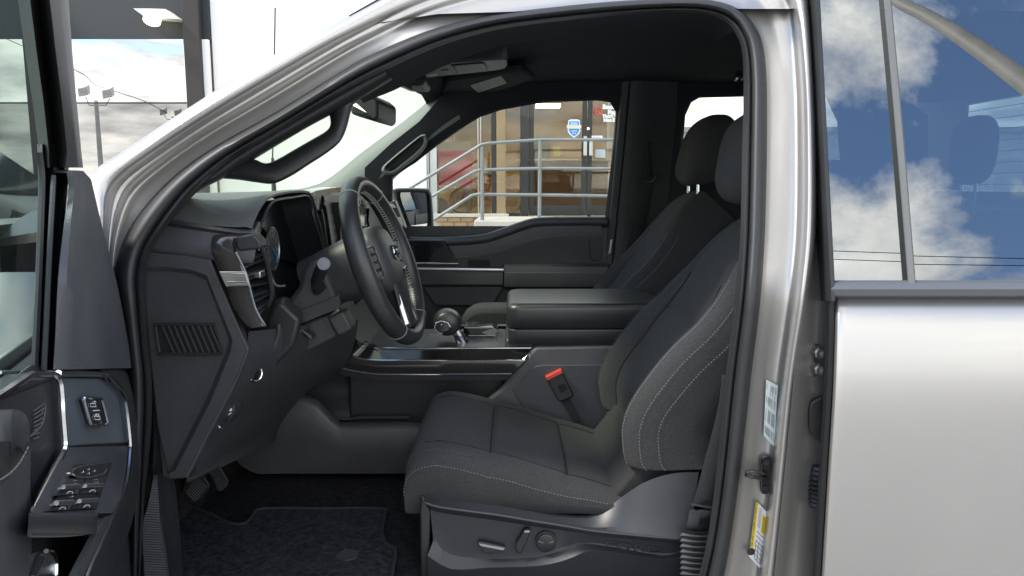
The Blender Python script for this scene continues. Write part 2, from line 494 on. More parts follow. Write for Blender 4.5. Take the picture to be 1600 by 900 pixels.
# recessed light on the fascia
lf = MB().prism([V(x, y, FY-0.36) for x, y in ((208, 13), (258, 14), (281, 30), (226, 26))], (0, 0.25, 0)).build('light_fixture', mat('fixture_white', (0.55, 0.56, 0.52), 0.6), bld)
MB().disc(V(238, 29, FY-0.40), (0, -0.5, -1), 0.12, 0.05).build('lamp_lens', mat('lamp_lens', (0.9, 0.85, 0.7), 0.4, emit=(1.0, 0.88, 0.62), estr=2.2), lf)
# aluminium corner column
fbox('corner_column', 668.5, 683, 0, 3.898, FY-0.14, FY+0.1, alu, bld, bevel=0.004)
fbox('corner_strip', 670.5, 672, 0, 3.897, FY-0.155, FY-0.141, dark_al, bld)
# storefront frames
zs = 1.0
def mull(px0, px1, m, z0=zs, z1=3.897, y0=FY-0.06, y1=FY+0.06, nm='mullion'):
    return fbox(nm, px0, px1, z0, z1, y0, y1, m, bld, bevel=0.004)
mull(746.5, 748.3, alu); mull(750.5, 752, alu)
mull(768, 775.5, dark_al); mull(776, 790, tan_c, y0=FY-0.12, nm='column'); mull(813, 826, dark_al)
mull(1003, 1012, dark_al)
for a, b in ((683.5, 746), (752.5, 767.5), (790.5, 812.5)):
    xa, xb = V(a, 300, FY).x, V(b, 300, FY).x
    MB().box((xa, FY-0.005, zs+0.05), (xb, FY+0.005, 3.897)).build('window_pane', storeg, bld)
    MB().box((xa, FY-0.05, zs), (xb, FY+0.05, zs+0.049)).build('sill_frame', dark_al, bld)
# double doors
def leaf(a, b, hs):
    xa, xb = V(a, 300, FY).x, V(b, 300, FY).x
    f = MB(); t = 0.075
    f.box((xa, FY-0.03, zs+0.01), (xa+t, FY+0.03, 3.3)); f.box((xb-t, FY-0.03, zs+0.01), (xb, FY+0.03, 3.3))
    f.box((xa+t, FY-0.03, zs+0.01), (xb-t, FY+0.03, zs+0.16)); f.box((xa+t, FY-0.03, 3.22), (xb-t, FY+0.03, 3.3))
    d = f.build('glass_door', dark_al, bld, bevel=0.003)
    MB().box((xa+t, FY-0.005, zs+0.16), (xb-t, FY+0.005, 3.22)).build('pane', storeg, d)
    hx = xb - 0.03 if hs > 0 else xa + 0.05
    z0, z1 = zat(243, FY), zat(214 if hs > 0 else 222, FY)
    h = MB().tube([(hx, FY-0.031, z0), (hx, FY-0.09, z0), (hx, FY-0.09, z1), (hx, FY-0.031, z1)], 0.018, 8)
    h.obox((hx, FY-0.095, (z0+z1)/2), (0.028, 0, 0), (0, 0.006, 0), (0, 0, (z1-z0)/2))
    h.build('door_handle', alu, d)
    return d
dl = leaf(826.5, 915.5, 1); dr = leaf(916.5, 1002.5, -1)
MB().disc(V(919, 201, FY-0.032), (0, -1, 0), 0.022, 0.012).build('lock_cylinder', chrome, dr)
# blue shield sticker
def decal(name, pts, Y, m, parent, th=0.004, **kw):
    return MB().prism([V(x, y, Y) for x, y in pts], (0, th, 0)).build(name, m, parent, smooth=0, **kw)
blue = mat('sticker_blue', (0.03, 0.22, 0.52), 0.4); pale = mat('sticker_pale', (0.62, 0.74, 0.82), 0.5); beige = mat('sticker_band', (0.60, 0.58, 0.46), 0.5)
sh = [(888, 188), (892, 186.5), (902, 186.5), (906, 188), (907, 205), (904, 210), (897, 215.5), (890, 210), (887, 205)]
stk = decal('shield_sticker', sh, FY-0.012, pale, dl, label='blue shield sticker with a pale band on the door glass')
decal('sticker_field', [(889.5, 189.5), (904.5, 189.5), (905, 204), (902.5, 208.5), (897, 213), (891.5, 208.5), (889, 204)], FY-0.016, blue, dl, 0.003)
decal('sticker_band', [(885.5, 195.5), (908.5, 195.5), (908, 201), (886, 201)], FY-0.020, beige, dl, 0.003)
tb = MB()
for x, y, wd in ((891.5, 191.5, 11), (891.5, 193.6, 11), (892, 204, 10), (894, 207.5, 6)):
    tb.prism([V(x, y, FY-0.0215), V(x+wd, y, FY-0.0215), V(x+wd, y+1.1, FY-0.0215), V(x, y+1.1, FY-0.0215)], (0, 0.001, 0))
tb.build('sticker_lines', pale, dl, smooth=0)
# no-smoking notice on the right leaf
def txt(name, body, px, py, hpx, m, parent, Y, bold=0.0):
    o = V(px, py, Y); s = hpx / FPX * (Y - CAM.y) / 0.70
    vs, fs = text_geo(body, s, o, (1, 0, 0), (0, 0, 1), 0.001, 'LEFT', bold)
    return mk(name, vs, fs, m, parent, smooth=0)
ring = MB(); cc_ = V(934, 174, FY-0.012); rr = 0.062
ring.tube([cc_ + Vector((rr*math.cos(a*math.pi/12), 0, rr*math.sin(a*math.pi/12))) for a in range(24)], 0.011, 6, True)
ring.tube([cc_ + Vector((-rr*0.7, 0, rr*0.7)), cc_ + Vector((rr*0.7, 0, -rr*0.7))], 0.010, 6)
ring.build('prohibition_ring', mat('sign_red', (0.55, 0.06, 0.06), 0.5), dr)
for t_, x_, y_, h_ in (('Smoke Free', 941.5, 170, 6.3), ('Facility', 950, 178, 6.0), ('Thank You For', 941.5, 183.5, 4.4), ('Not Smoking', 943, 190, 5.0)):
    txt('notice_text', t_, x_, y_, h_, white, dr, FY-0.012, 0.006)
pl = decal('pull_plate', [(924.5, 212), (941.5, 212), (941.5, 218.3), (924.5, 218.3)], FY-0.034, white, dr, 0.003, label='white PULL plate on the door')
txt('pull_text', 'PULL', 926.3, 217.2, 3.9, inkg, dr, FY-0.036)
decal('door_notice', [(930, 233), (946, 233.5), (946, 247), (930, 246)], FY-0.012, mat('notice_grey', (0.40, 0.44, 0.46), 0.6), dr, 0.003)
decal('yellow_slip', [(864, 229), (876, 229), (876, 244), (864, 244)], FY+0.012, mat('slip_yellow', (0.50, 0.40, 0.10), 0.6), dl, 0.003)
# room behind the storefront
MB().box((x668, FY+0.07, 0.9), (2.24, FY+6, 0.99)).build('lobby_floor', mat('lobby_tile', (0.30, 0.25, 0.19), 0.35, 0, 0, 0, 0.1, 2), bld)
MB().box((x668, FY+5.9, 0.99), (2.24, FY+6, 3.6)).build('back_wall', tan_w, bld)
MB().box((x668-0.1, FY+0.3, 0.99), (x668-0.002, FY+5.89, 3.6)).build('side_wall', tan_w, bld)
MB().box((x668, FY+0.07, 3.602), (2.24, FY+6, 3.7)).build('lobby_ceiling', mat('ceiling_white', (0.6, 0.6, 0.57), 0.9), bld)
ct = empty('reception_counter', (0.9, FY+3.2, 0.99), 'brown reception counter inside the glass entrance', 'counter')
MB().box((0.15, FY+2.9, 0.99), (1.9, FY+3.5, 1.95)).build('counter_body', mat('counter_wood', (0.20, 0.11, 0.055), 0.5, 0, 0, 0, 0.2, 5), ct, bevel=0.01)
MB().box((0.10, FY+2.85, 1.952), (1.95, FY+3.55, 2.0)).build('counter_top', mat('counter_top', (0.55, 0.50, 0.42), 0.4), ct, bevel=0.01)
for lx, ly in ((856, 167.5), (775, 150), (930, 150)):  # first is the visible fixture; other two unseen, added to brighten the lobby
    p = V(lx, ly, FY+3.2)
    f = MB().box((p.x-0.24, p.y-0.16, p.z), (p.x+0.24, p.y+0.16, p.z+0.05)).build('ceiling_fill_light', mat('tube_light', (0.9, 0.9, 0.8), 0.5, emit=(1.0, 0.88, 0.60), estr=13.0), bld)
MB().box((0.2, FY+5.8, 1.9), (0.9, FY+5.88, 2.6)).build('picture', mat('picture', (0.12, 0.11, 0.10), 0.5), bld)
# red board and pale shelf behind the window
rb = MB().prism([V(x, y, FY+0.25) for x, y in ((676, 235), (738, 235), (738, 290), (676, 290))], (0, 0.05, 0)).build('display_board', redboard, label='red display board standing behind the left entrance window', cat='board', bevel=0.004)
ds = empty('display_stand', V(708, 232, FY+1.0), 'pale display stand showing above the red board', 'stand')
MB().prism([V(x, y, FY+0.5) for x, y in ((674, 220), (733, 222), (733, 236), (674, 238))], (0, 0.3, 0)).build('shelf', mat('stand_pale', (0.50, 0.49, 0.33), 0.7), ds, bevel=0.004)
for x in (676, 731):
    a = V(x, 238, FY+0.65); MB().tube([(a.x, a.y, 0.99), (a.x, a.y, a.z)], 0.02, 8).build('leg', alu, ds)
# bicycle in the window
bk = empty('bicycle', V(722, 335, FY+0.9), 'small bicycle with cream tyres behind the window below the red board', 'bicycle')
BY = FY+0.9
wc = V(722, 313.5, BY); R = 0.205
def wheel(c):
    t = MB().tube([c + Vector((R*math.cos(a*math.pi/18), 0, R*math.sin(a*math.pi/18))) for a in range(36)], 0.022, 8, True).build('wheel', creamt, bk)
    s = MB()
    for a in range(14):
        s.tube([c, c + Vector((R*math.cos(a*math.pi/7), 0, R*math.sin(a*math.pi/7)))], 0.0035, 4)
    s.tube([c + Vector((0, -0.04, 0)), c + Vector((0, 0.04, 0))], 0.02, 8)
    s.build('spokes', alu, t)
wheel(wc); wheel(wc + Vector((0.78, 0, 0)))
q = lambda x, z: wc + Vector((x, 0, z))
MB().tube([q(0, 0), q(0.10, 0.34), q(0.12, 0.42)], 0.016, 8).build('fork', pinkp, bk)
f = MB().tube([q(0.09, 0.30), q(0.42, 0.02), q(0.78, 0)], 0.017, 8)
f.tube([q(0.42, 0.02), q(0.50, 0.40)], 0.016, 8); f.tube([q(0.78, 0), q(0.48, 0.30)], 0.013, 8); f.tube([q(0.10, 0.34), q(0.48, 0.28)], 0.015, 8)
f.build('frame', pinkp, bk)
MB().tube([q(0.02, 0.52)+Vector((0, -0.25, 0)), q(0.10, 0.48)+Vector((0, -0.1, 0)), q(0.12, 0.42), q(0.10, 0.48)+Vector((0, 0.1, 0)), q(0.02, 0.52)+Vector((0, 0.25, 0))], 0.012, 8).build('handlebar', chrome, bk)
MB().loft([[q(0.40+0.2*t, 0.43) + Vector((0, (0.03+0.05*t)*math.cos(a*math.pi/5), (0.02+0.012*t)*math.sin(a*math.pi/5))) for a in range(10)] for t in (0, 0.3, 0.7, 1)], cv=True, caps=True).build('saddle', rubber, bk)
# small grey appliance by the bike
hp = V(690, 322, BY)
ap = empty('floor_fan', (hp.x, BY, 0.99), 'small grey floor fan beside the bicycle in the window', 'fan')
MB().lathe((hp.x, BY, hp.z), (0, -1, 0), [(0.10, -0.06), (0.13, -0.03), (0.13, 0.03), (0.10, 0.06)], 20).build('fan_head', galv, ap)
MB().tube([(hp.x, BY, 1.0), (hp.x, BY, hp.z-0.1)], 0.02, 8).build('fan_post', galv, ap)
MB().disc((hp.x, BY, 0.992), (0, 0, 1), 0.12, 0.02).build('fan_base', galv, ap)

# brick base wall under the storefront, brick by brick
bw = empty('brick_wall', (0, FY-0.15, 0), 'low tan brick wall under the entrance window', 'wall')
BX0, BX1 = x668+0.13, -0.05
MB().box((BX0, FY-0.155, 0), (BX1, FY+0.05, 0.985)).build('mortar_core', mortar, bw)
bme = None
bl, bh, jt = 0.195, 0.066, 0.011
nrow = 12
for r in range(nrow):
    zc = 0.985 - (r+0.5)*(bh+jt)
    x = BX0 + (bl+jt)*(0.5 if r % 2 else 0.0) + bl/2
    while x + bl/2 < BX1:
        c = Vector((x, FY-0.135, zc))
        if bme is None:
            o = MB().box((c.x-bl/2, c.y-0.045, c.z-bh/2), (c.x+bl/2, c.y+0.045, c.z+bh/2)).build('brick', brickm[0], bw, bevel=0.004); bme = o.data
        else:
            o = bpy.data.objects.new('brick', bme); link(o, bw, c + Vector((0, random.uniform(-0.003, 0.003), 0)))
            bv = o.modifiers.new('bevel', 'BEVEL'); bv.width = 0.004
            o.material_slots[0].link = 'OBJECT'; o.material_slots[0].material = random.choice(brickm)
        x += bl + jt
MB().box((BX0-0.02, FY-0.20, 0.987), (BX1, FY-0.065, 1.04)).build('wall_cap', slab_c, bw, bevel=0.006)
# raised porch, step blocks
PX0 = V(741, 350, 9.0).x
po = empty('entrance_porch', (1.0, 9.7, 0), 'raised concrete porch with a pale slab edge before the glass doors', 'porch')
MB().box((PX0, 9.0, 0.86), (2.9, FY-0.21, 1.0)).build('porch_slab', slab_c, po, bevel=0.012)
MB().box((PX0+0.03, 9.04, 0.0), (2.87, FY-0.22, 0.858)).build('porch_base', slab_g, po)
sx = V(705, 360, 9.3).x
for i in range(4):
    MB().box((PX0-0.32*(i+1), 9.05, 0), (PX0-0.32*i-0.003, FY-0.25, 0.80-0.2*i)).build('step', slab_c, po, bevel=0.01)
# handrail
RY = 9.12
hr = empty('handrail', V(800, 345, RY), 'grey painted pipe handrail along the porch before the glass doors', 'railing')
def rail(pts): MB().tube([V(x, y, RY) for x, y in pts], 0.022, 10).build('rail', railp, hr)
rail([(560, 343), (683, 268), (744, 231), (752, 226), (762, 224), (843, 218.3), (960, 218.3), (1075, 218.3)])
rail([(560, 373), (683, 302), (741, 268), (750, 265.5), (843, 263), (1075, 264.5)])
rail([(560, 412), (683, 340), (738, 305), (746, 303.5), (843, 304.5), (1075, 308)])
for px, pt in ((753, 229), (843.5, 219), (1045, 219), (600, 320)):
    a = V(px, pt, RY); MB().tube([(a.x, RY, a.z), (a.x, RY, 0.97 if px > 700 else 0.0)], 0.026, 10).build('post', railp, hr)

# long pale building far off, and trees, seen through the cab's far windows
fb = empty('far_warehouse', (30, 60, 0), 'long low pale warehouse far beyond the cab', 'building')
MB().box((5, 58, 0), (70, 70, 5.6)).build('wall', mat('far_wall', (0.55, 0.56, 0.53), 0.8, 0, 0, 0, 0.06, 0.2), fb)
MB().box((4.6, 57.6, 5.602), (70.4, 70.4, 6.0)).build('roof_edge', mat('far_roof', (0.30, 0.31, 0.32), 0.8), fb)
for i in range(8):
    MB().box((8+7.5*i, 57.93, 0.5), (11.5+7.5*i, 57.99, 3.6)).build('roller_door', mat('far_door', (0.40, 0.42, 0.43), 0.6), fb)

# ---------------- white pickup parked ahead, seen through the open door's glass
pk = empty('parked_pickup', (-5.0, 4.0, 0), 'white pickup parked ahead, seen through the open door glass', 'truck')
PKM = Matrix.Translation((-4.2, 3.1, 0)) @ Matrix.Rotation(rad(168), 4, 'Z')
def pkt(vs): return [PKM @ Vector(v) for v in vs]
prof = [(-2.9, .55), (-2.95, .95), (-2.85, 1.12), (-1.5, 1.18), (-1.3, 1.22), (-0.55, 1.22), (-0.5, 1.22), (1.35, 1.22), (1.4, 1.2), (2.75, 1.22), (2.8, 1.0), (2.78, .55)]
b = MB()
rows = []
for y, ins in ((-0.97, 0.06), (-1.0, 0.0), (1.0, 0.0), (0.97, 0.06)):
    rows.append(pkt([(x*(1-ins*0.2), y, z - ins*0.3 if z > 1 else z) for x, z in prof]))
b.loft(rows, cv=True, caps=True)
pb = b.build('body', carpaint_w, pk, bevel=0.03)
cab = [(-1.35, 1.20, .93), (-0.55, 1.78, .72), (0.9, 1.82, .72), (1.35, 1.22, .93)]
b = MB(); 
b.loft([pkt([(x, -y, z) for x, z, y in cab]), pkt([(x, y, z) for x, z, y in cab])], caps=True)
b.add(pkt([(-1.35, -.93, 1.2), (1.35, -.93, 1.22), (1.35, .93, 1.22), (-1.35, .93, 1.2)]), [(0, 1, 2, 3)])
b.build('cab', carpaint_w, pk, bevel=0.03)
gl = mat('dark_glazing', (0.02, 0.025, 0.025), 0.05, 0, 0, 0, 0.05, 5, coat=0.5)
for sgn in (-1, 1):
    for wx in ([(-1.05, 1.27), (-0.5, 1.70), (0.08, 1.72), (0.08, 1.27)], [(0.18, 1.27), (0.18, 1.72), (0.82, 1.73), (1.12, 1.27)]):
        pts = []
        for x, z in wx:
            y = (.93 + (.72-.93)*(z-1.2)/.6)*sgn*1.012
            pts.append((x, y, z))
        MB().prism(pkt(pts), (PKM.to_3x3() @ Vector((0, 0.01*sgn, 0)))).build('window', gl, pk)
    for wx in (-1.85, 1.75):
        c = PKM @ Vector((wx, 0.93*sgn, .40)); ax = PKM.to_3x3() @ Vector((0, sgn, 0))
        wh = MB().lathe(c, ax, [(0.30, -0.16), (0.39, -0.14), (0.40, 0), (0.39, 0.10), (0.30, 0.115), (0.26, 0.09)], 32).build('wheel', tyre, pk)
        MB().lathe(c + ax*0.085, ax, [(0.25, 0), (0.24, 0.02), (0.08, 0.012), (0.06, 0.03)], 24).build('rim', satin, wh)
    m0 = PKM @ Vector((-1.0, 1.12*sgn, 1.28))
    MB().obox(m0, PKM.to_3x3() @ Vector((0.06, 0, 0)), PKM.to_3x3() @ Vector((0, 0.13, 0)), (0, 0, 0.10)).build('side_mirror', plastic_d, pk, bevel=0.03)
    for hx in (-0.02, 0.95):
        MB().obox(PKM @ Vector((hx, 1.005*sgn, 1.08)), PKM.to_3x3() @ Vector((0.09, 0, 0)), PKM.to_3x3() @ Vector((0, 0.018, 0)), (0, 0, 0.018)).build('door_handle', plastic_d, pk, bevel=0.008)
    MB().obox(PKM @ Vector((-2.86, 0.72*sgn, 0.95)), PKM.to_3x3() @ Vector((0.05, 0, 0)), PKM.to_3x3() @ Vector((0, 0.18, 0)), (0, 0, 0.10)).build('headlight', mat('lamp_clear', (0.7, 0.72, 0.74), 0.08, 0.2, coat=0.8), pk, bevel=0.02)
MB().add(pkt([(-1.30, -.86, 1.24), (-1.30, .86, 1.24), (-0.60, .68, 1.755), (-0.60, -.68, 1.755)]), [(0, 1, 2, 3)]).build('windscreen', gl, pk, solid=0.02)

# ---------------- lamps and wires across the lot, mirrored in the glass
def lot_lamp(px, py, Yimg, heads, label, hr=.5):
    p = V(px, py, Yimg); base = Vector((p.x, 2*(FY-.2) - Yimg, 0)); h = p.z
    r = empty('lot_lamp', base, label, 'lamp post', 'lamp posts across the lot')
    MB().tube([base, base + Vector((0, 0, h*.5)), base + Vector((0, 0, h))], [.16, .13, .10], 10).build('pole', galv, r)
    for dx_, dz_ in heads:
        q_ = base + Vector((dx_, 0, h + dz_))
        MB().tube([base + Vector((0, 0, h-.25)), base + Vector((dx_*.7, 0, h-.25)), q_ + Vector((0, 0, -.15))], .035, 6).build('bracket', galv, r)
        MB().obox(q_ + Vector((0, .1, .15)), (.26, 0, .05), (0, .16, -.08), (.04, .10, .22)).build('flood_lamp', galv, r, bevel=.04)
lot_lamp(150, 157, 40, ((-.55, .35), (.75, .25)), 'grey twin-headed lamp post mirrored in the large left window')
lot_lamp(270, 182, 62, ((-.7, .25), (.5, .2)), 'farther grey lamp post mirrored low in the left window')
def mirrored(px, py, Yimg):
    p = V(px, py, Yimg); return Vector((p.x, 2*(FY-.2) - Yimg, p.z))
wr = MB().tube([mirrored(x, y, 44) for x, y in cr([(-60,30),(115,108),(145,130),(165,138),(190,146),(225,158),(260,176)], 4)], .022, 5).build('overhead_wire', ink, label='sagging overhead wire mirrored in the large left window', cat='wire')
# tapered pole and two wires mirrored in the rear door glass
GN = Vector((0, -1, LEAN)).normalized()
def refl(px, py, L):
    h = SD(px, py, .022); d = (h - CAM).normalized(); r = d - GN*(2*d.dot(GN))
    return h + r*(L/math.hypot(r.x, r.y))
lp = [refl(x, y, L) for x, y, L in cr([(1330,-60,7.4),(1395,-2,7.2),(1450,26,7.0),(1520,70,6.8),(1600,128,6.6),(1700,205,6.4)], 4)]
sl_ = empty('curved_lamp_post', (lp[-1].x, lp[-1].y, 0), 'pale curved lamp post mirrored in the rear door glass', 'lamp post')
MB().tube(lp + [Vector((lp[-1].x+.1, lp[-1].y, lp[-1].z*.5)), Vector((lp[-1].x+.1, lp[-1].y, 0))], [.055 + .0035*i for i in range(len(lp))] + [.15, .17], 10).build('pole', cream_s, sl_)
MB().obox(lp[0], (.35, 0, 0), (0, .16, 0), (0, 0, .07)).build('lamp_head', galv, sl_, bevel=.03)
for ya, yb, nm in ((392, 402, 'upper'), (405, 413, 'lower')):
    MB().tube([refl(x, y, 26) for x, y in ((1000, ya-9), (1300, ya), (1415, ya+4), (1430, ya+8), (1600, yb+2), (1900, yb+8))], .016, 5).build('overhead_wire', ink, label=nm + ' of two thin wires mirrored low in the rear door glass', cat='wire')
# ================================================================== the pickup: shell
truck = empty('pickup_truck', (0.3, 0.95, 0), 'silver crew-cab pickup with its driver door open and charcoal interior', 'truck')

IN = [(222,1000),(221,880),(228,760),(236,660),(236,590),(230,533),(227,470),(227,433),(237,390),(263,350),(300,302),(325,278),(365,246),(450,195),(550,135),(600,110),(675,76),(740,55),(806,41),(937,26),(1040,19),(1100,21),(1135,34),(1152,55),(1160,80),(1163,131),(1161,233),(1159,330),(1156,400),(1148,487),(1135,590),(1121,733),(1108,833),(1093,900),(1070,980),(1030,1060),(950,1090),(350,1090),(270,1060)]
OU = [(205,1000),(205,880),(205,760),(204,660),(203,590),(198,533),(189,470),(184,433),(190,395),(207,357),(240,312),(285,268),(345,226),(432,177),(535,113),(587,84),(667,50),(735,31),(806,19),(937,5),(1045,-1),(1110,1),(1155,16),(1178,42),(1190,74),(1195,131),(1195,233),(1193,330),(1190,400),(1183,487),(1170,590),(1154,733),(1140,833),(1128,900),(1105,985),(1060,1075),(960,1110),(345,1110),(235,1075)]
K2 = [(120,1000),(120,880),(125,760),(130,660),(135,590),(140,533),(150,470),(158,433),(152,385),(146,325),(141,276),(200,234),(290,174),(385,114),(490,53),(545,24),(625,-20),(700,-50),(790,-75),(930,-95),(1060,-100),(1150,-95),(1215,-70),(1248,-40),(1262,0),(1271,131),(1274,233),(1274,330),(1270,400),(1258,487),(1242,590),(1228,733),(1218,833),(1211,900),(1200,985),(1150,1120),(960,1180),(340,1180),(150,1120)]
INs, OUs, K2s = cr(IN, 3, True), cr(OU, 3, True), cr(K2, 3, True)
def mixp(a, b, t): return (a[0] + (b[0]-a[0])*t, a[1] + (b[1]-a[1])*t)
prof = [(0, .060), (.06, .072), (.22, .076), (.30, .083), (.36, .080), (.43, .056), (.50, .050), (.54, .050), (.57, .046), (.63, .026), (.72, .010), (.84, .004), (.93, .012), (1.0, .034), (1.03, .08), (1.03, .13)]
profR = [(0, .060), (.05, .070), (.12, .074), (.22, .076), (.34, .079), (.46, .079), (.62, .078), (.70, .070), (.74, .048), (.78, .026), (.82, .013), (.88, .006), (.94, .008), (1.0, .034), (1.03, .08), (1.03, .13)]
def dtop(i, d):
    k = i/3.0; f = max(0, min(1, (k-13)/3.0, (24.5-k)/2.5)); return d + (.045 + (d-.045)*.35 - d)*f
def rmix(i):
    k = i/3.0; return max(0, min(1, (k-21)/4.0)) if k < 34 else max(0, 1-(k-34))
rows = [[SD(*mixp(o, k, t1 + (t2-t1)*rmix(i)), dtop(i, d1 + (d2-d1)*rmix(i))) for i, (o, k) in enumerate(zip(OUs, K2s))] for (t1, d1), (t2, d2) in zip(prof, profR)]
MB().loft(rows, cv=True).build('body_side', paint, truck, smooth=60, sub=1, label='bright silver painted door frame and pillars')
# rubber seal round the opening: a big lobe and a thin inner lip
sp = [(-.10, .066), (-.02, .040), (.12, .026), (.30, .020), (.48, .024), (.60, .034), (.66, .042), (.72, .034), (.82, .034), (.92, .050), (1.0, .085), (1.04, .14)]
rows = [[SD(*mixp(o, i, t), d) for o, i in zip(OUs, INs)] for t, d in sp]
MB().loft(rows, cv=True).build('door_seal', rubber, truck, smooth=70)

# jamb behind the pillar ridge, down to the rear door's edge
Kd = [(1268,300),(1276,400),(1296,470),(1297,590),(1291,733),(1283,833),(1277,900),(1268,985),(1262,1100)]
Kc = [(1262,300),(1264,400),(1250,487),(1240,590),(1226,733),(1216,833),(1209,900),(1198,985),(1150,1110)]
rows = [[SD(*mixp(a, b, t), d) for a, b in zip(cr(Kc, 4), cr(Kd, 4))] for t, d in ((0, .018), (.15, .040), (.35, .072), (.7, .092), (1.0, .098), (1.1, .10))]
jb = MB().loft(rows).build('pillar_jamb', paint, truck, smooth=60)
def jamb(px, py, d): return SD(px, py, d)
h = MB()
for y in (545, 571):
    h.lathe(jamb(1279, y+6, .070), (0.25, -1, 0), [(0.0125, -0.02), (0.0125, 0.004), (0.009, 0.006), (0.009, 0.016), (0.004, 0.018)], 6)
h.obox(jamb(1272, 562, .082), (0.006, 0.003, 0), (0.002, -0.006, 0), (0, 0, 0.032))
h.build('hinge_bolts', mat('dull_steel', (0.22, 0.22, 0.22), 0.35, 0.9, 0, 0, 0.2, 60), truck, label='two hinge bolts on the pillar jamb')
pl_ = [(1265, 640), (1268, 630), (1277, 624), (1290, 626), (1290, 690), (1280, 690), (1270, 682), (1265, 668)]
MB().prism([jamb(x, y, .066) for x, y in cr(pl_, 3, True)], (0.004, 0.02, 0)).build('jamb_plug', rubber, truck, bevel=0.003)
g = MB()
for i in range(9):
    y = 732 + i*7.0
    g.lathe(jamb(1279 - 0.5*i, y, .082), (0.04, -0.05, -1), [(0.012, -0.005), (0.0145 + 0.004*math.sin(i/8*math.pi), 0), (0.012, 0.005)], 14)
g.build('wiring_boot', rubber, truck, label='ribbed rubber wiring boot in the jamb')
# printed labels and striker on the flange
def flange(px, py, d=.070): return SD(px, py, d)
lb = MB().prism([flange(*p) for p in ((1197, 593), (1215, 602), (1209, 698), (1193, 680))], (0, -0.0012, 0)).build('pillar_label', mat('pale_label', (0.62, 0.70, 0.68), 0.4), truck, smooth=0, label='pale printed certification label on the pillar')
t_ = MB()
for i in range(13):
    for s0, s1 in ((0.06, 0.16 + 0.05*(i % 3)), (0.28, 0.40 + 0.04*(i % 2)), (0.5, 0.72), (0.8, 0.94)):
        u = 0.10 + 0.065*i
        if random.random() < 0.25: continue
        a = [mixp(mixp((1197, 593), (1215, 602), u), mixp((1193, 680), (1209, 698), u), s) for s in (s0, s1)]
        t_.prism([flange(a[0][0], a[0][1], .0685), flange(a[0][0]+.55, a[0][1], .0685), flange(a[1][0]+.55, a[1][1], .0685), flange(a[1][0], a[1][1], .0685)], (0, -.0004, 0))
t_.build('label_print', inkg, lb, smooth=0)
yl = MB().prism([flange(*p) for p in ((1181, 782), (1201, 803), (1193, 894), (1170, 869))], (0, -0.0012, 0)).build('tyre_label', white, truck, smooth=0, label='white and yellow tyre information label on the pillar')
def yq(u, v): return mixp(mixp((1181, 782), (1201, 803), u), mixp((1170, 869), (1193, 894), u), v)
def yrect(u0, v0, u1, v1, d=.0683): return [flange(*yq(*p), d) for p in ((u0, v0), (u1, v0), (u1, v1), (u0, v1))]
MB().prism(yrect(0.02, 0.0, 0.22, 0.83), (0, -.0004, 0)).build('yellow_band', yellow, yl, smooth=0)
MB().prism(yrect(0.58, 0.10, 0.95, 0.42), (0, -.0004, 0)).build('yellow_panel', yellow, yl, smooth=0)
t_ = MB()
for i in range(7): t_.prism(yrect(0.63, 0.13+0.04*i, 0.90, 0.145+0.04*i, .0676), (0, -.0003, 0))
for v in (0.46, 0.54, 0.62, 0.70, 0.78, 0.86, 0.93): t_.prism(yrect(0.32, v, 0.92, v+.010, .0680), (0, -.0003, 0))
for u in (0.32, 0.5, 0.7, 0.91): t_.prism(yrect(u, 0.62, u+.025, 0.94, .0680), (0, -.0003, 0))
for i in range(10): t_.prism(yrect(0.30, 0.05+.035*i, 0.50, 0.058+.035*i, .0680), (0, -.0003, 0))
p0 = flange(*yq(0.10, 0.89), .0680)
t_.disc(p0, (0, -1, 0), 0.008, 0.0004, 14)
a = flange(*yq(0.16, 0.80), .0675); b_ = flange(*yq(0.16, 0.02), .0675)
vs, fs = text_geo('TIRE AND LOADING INFORMATION', 0.0062, a, (b_-a), (b_-a).cross(Vector((0, 1, 0))) * 1, 0.0002)
t_.add(vs, fs)
t_.build('label_print', ink, yl, smooth=0)
st = MB().prism([flange(x, y, .066) for x, y in cr([(1190,716),(1198,712),(1205,716),(1206,745),(1203,768),(1195,773),(1189,768),(1188,740)], 3, True)], (0, .010, 0)).build('door_striker', gloss, truck, bevel=0.003, label='black door latch striker bolted to the pillar')
MB().tube([flange(1198, 741, .062), flange(1188, 739, .030), flange(1176, 736, .012), flange(1166, 738, .012), flange(1166, 742, .014), flange(1176, 745, .018), flange(1188, 747, .035), flange(1198, 748, .062)], 0.0042, 8).build('striker_loop', chrome if 0 else gloss, st)
for x, y in ((1197, 722), (1196, 763)):
    MB().disc(flange(x, y, .0655), (0, -1, 0), 0.006, 0.004, 12).build('screw', plastic_d, st)

# ---------------- rear door, closed
ed = [(1308,466),(1308,500),(1305,600),(1299,700),(1293,800),(1287,900),(1281,1000),(1276,1120)]
rdoff = {466: .034, 474: .020, 490: .008, 520: -.004, 560: -.013, 600: -.019, 640: -.022, 700: -.024, 800: -.024, 900: -.022, 1000: -.012, 1120: .006}
rows = []
for y, o in rdoff.items():
    ex = [p for p in cr(ed, 8)]; x0 = min(ex, key=lambda p: abs(p[1]-y))[0]
    c = [SD(x0-3, y, o+.055), SD(x0-3, y, o+.012), SD(x0+1, y, o+.002)] + [SD(x0+6+k, y, o) for k in (0, 60, 150, 300, 600, 1000)]
    rows.append(c)
rd = MB().loft(rows).build('rear_door', paint, truck, smooth=50, sub=1, label='smooth silver closed rear door')
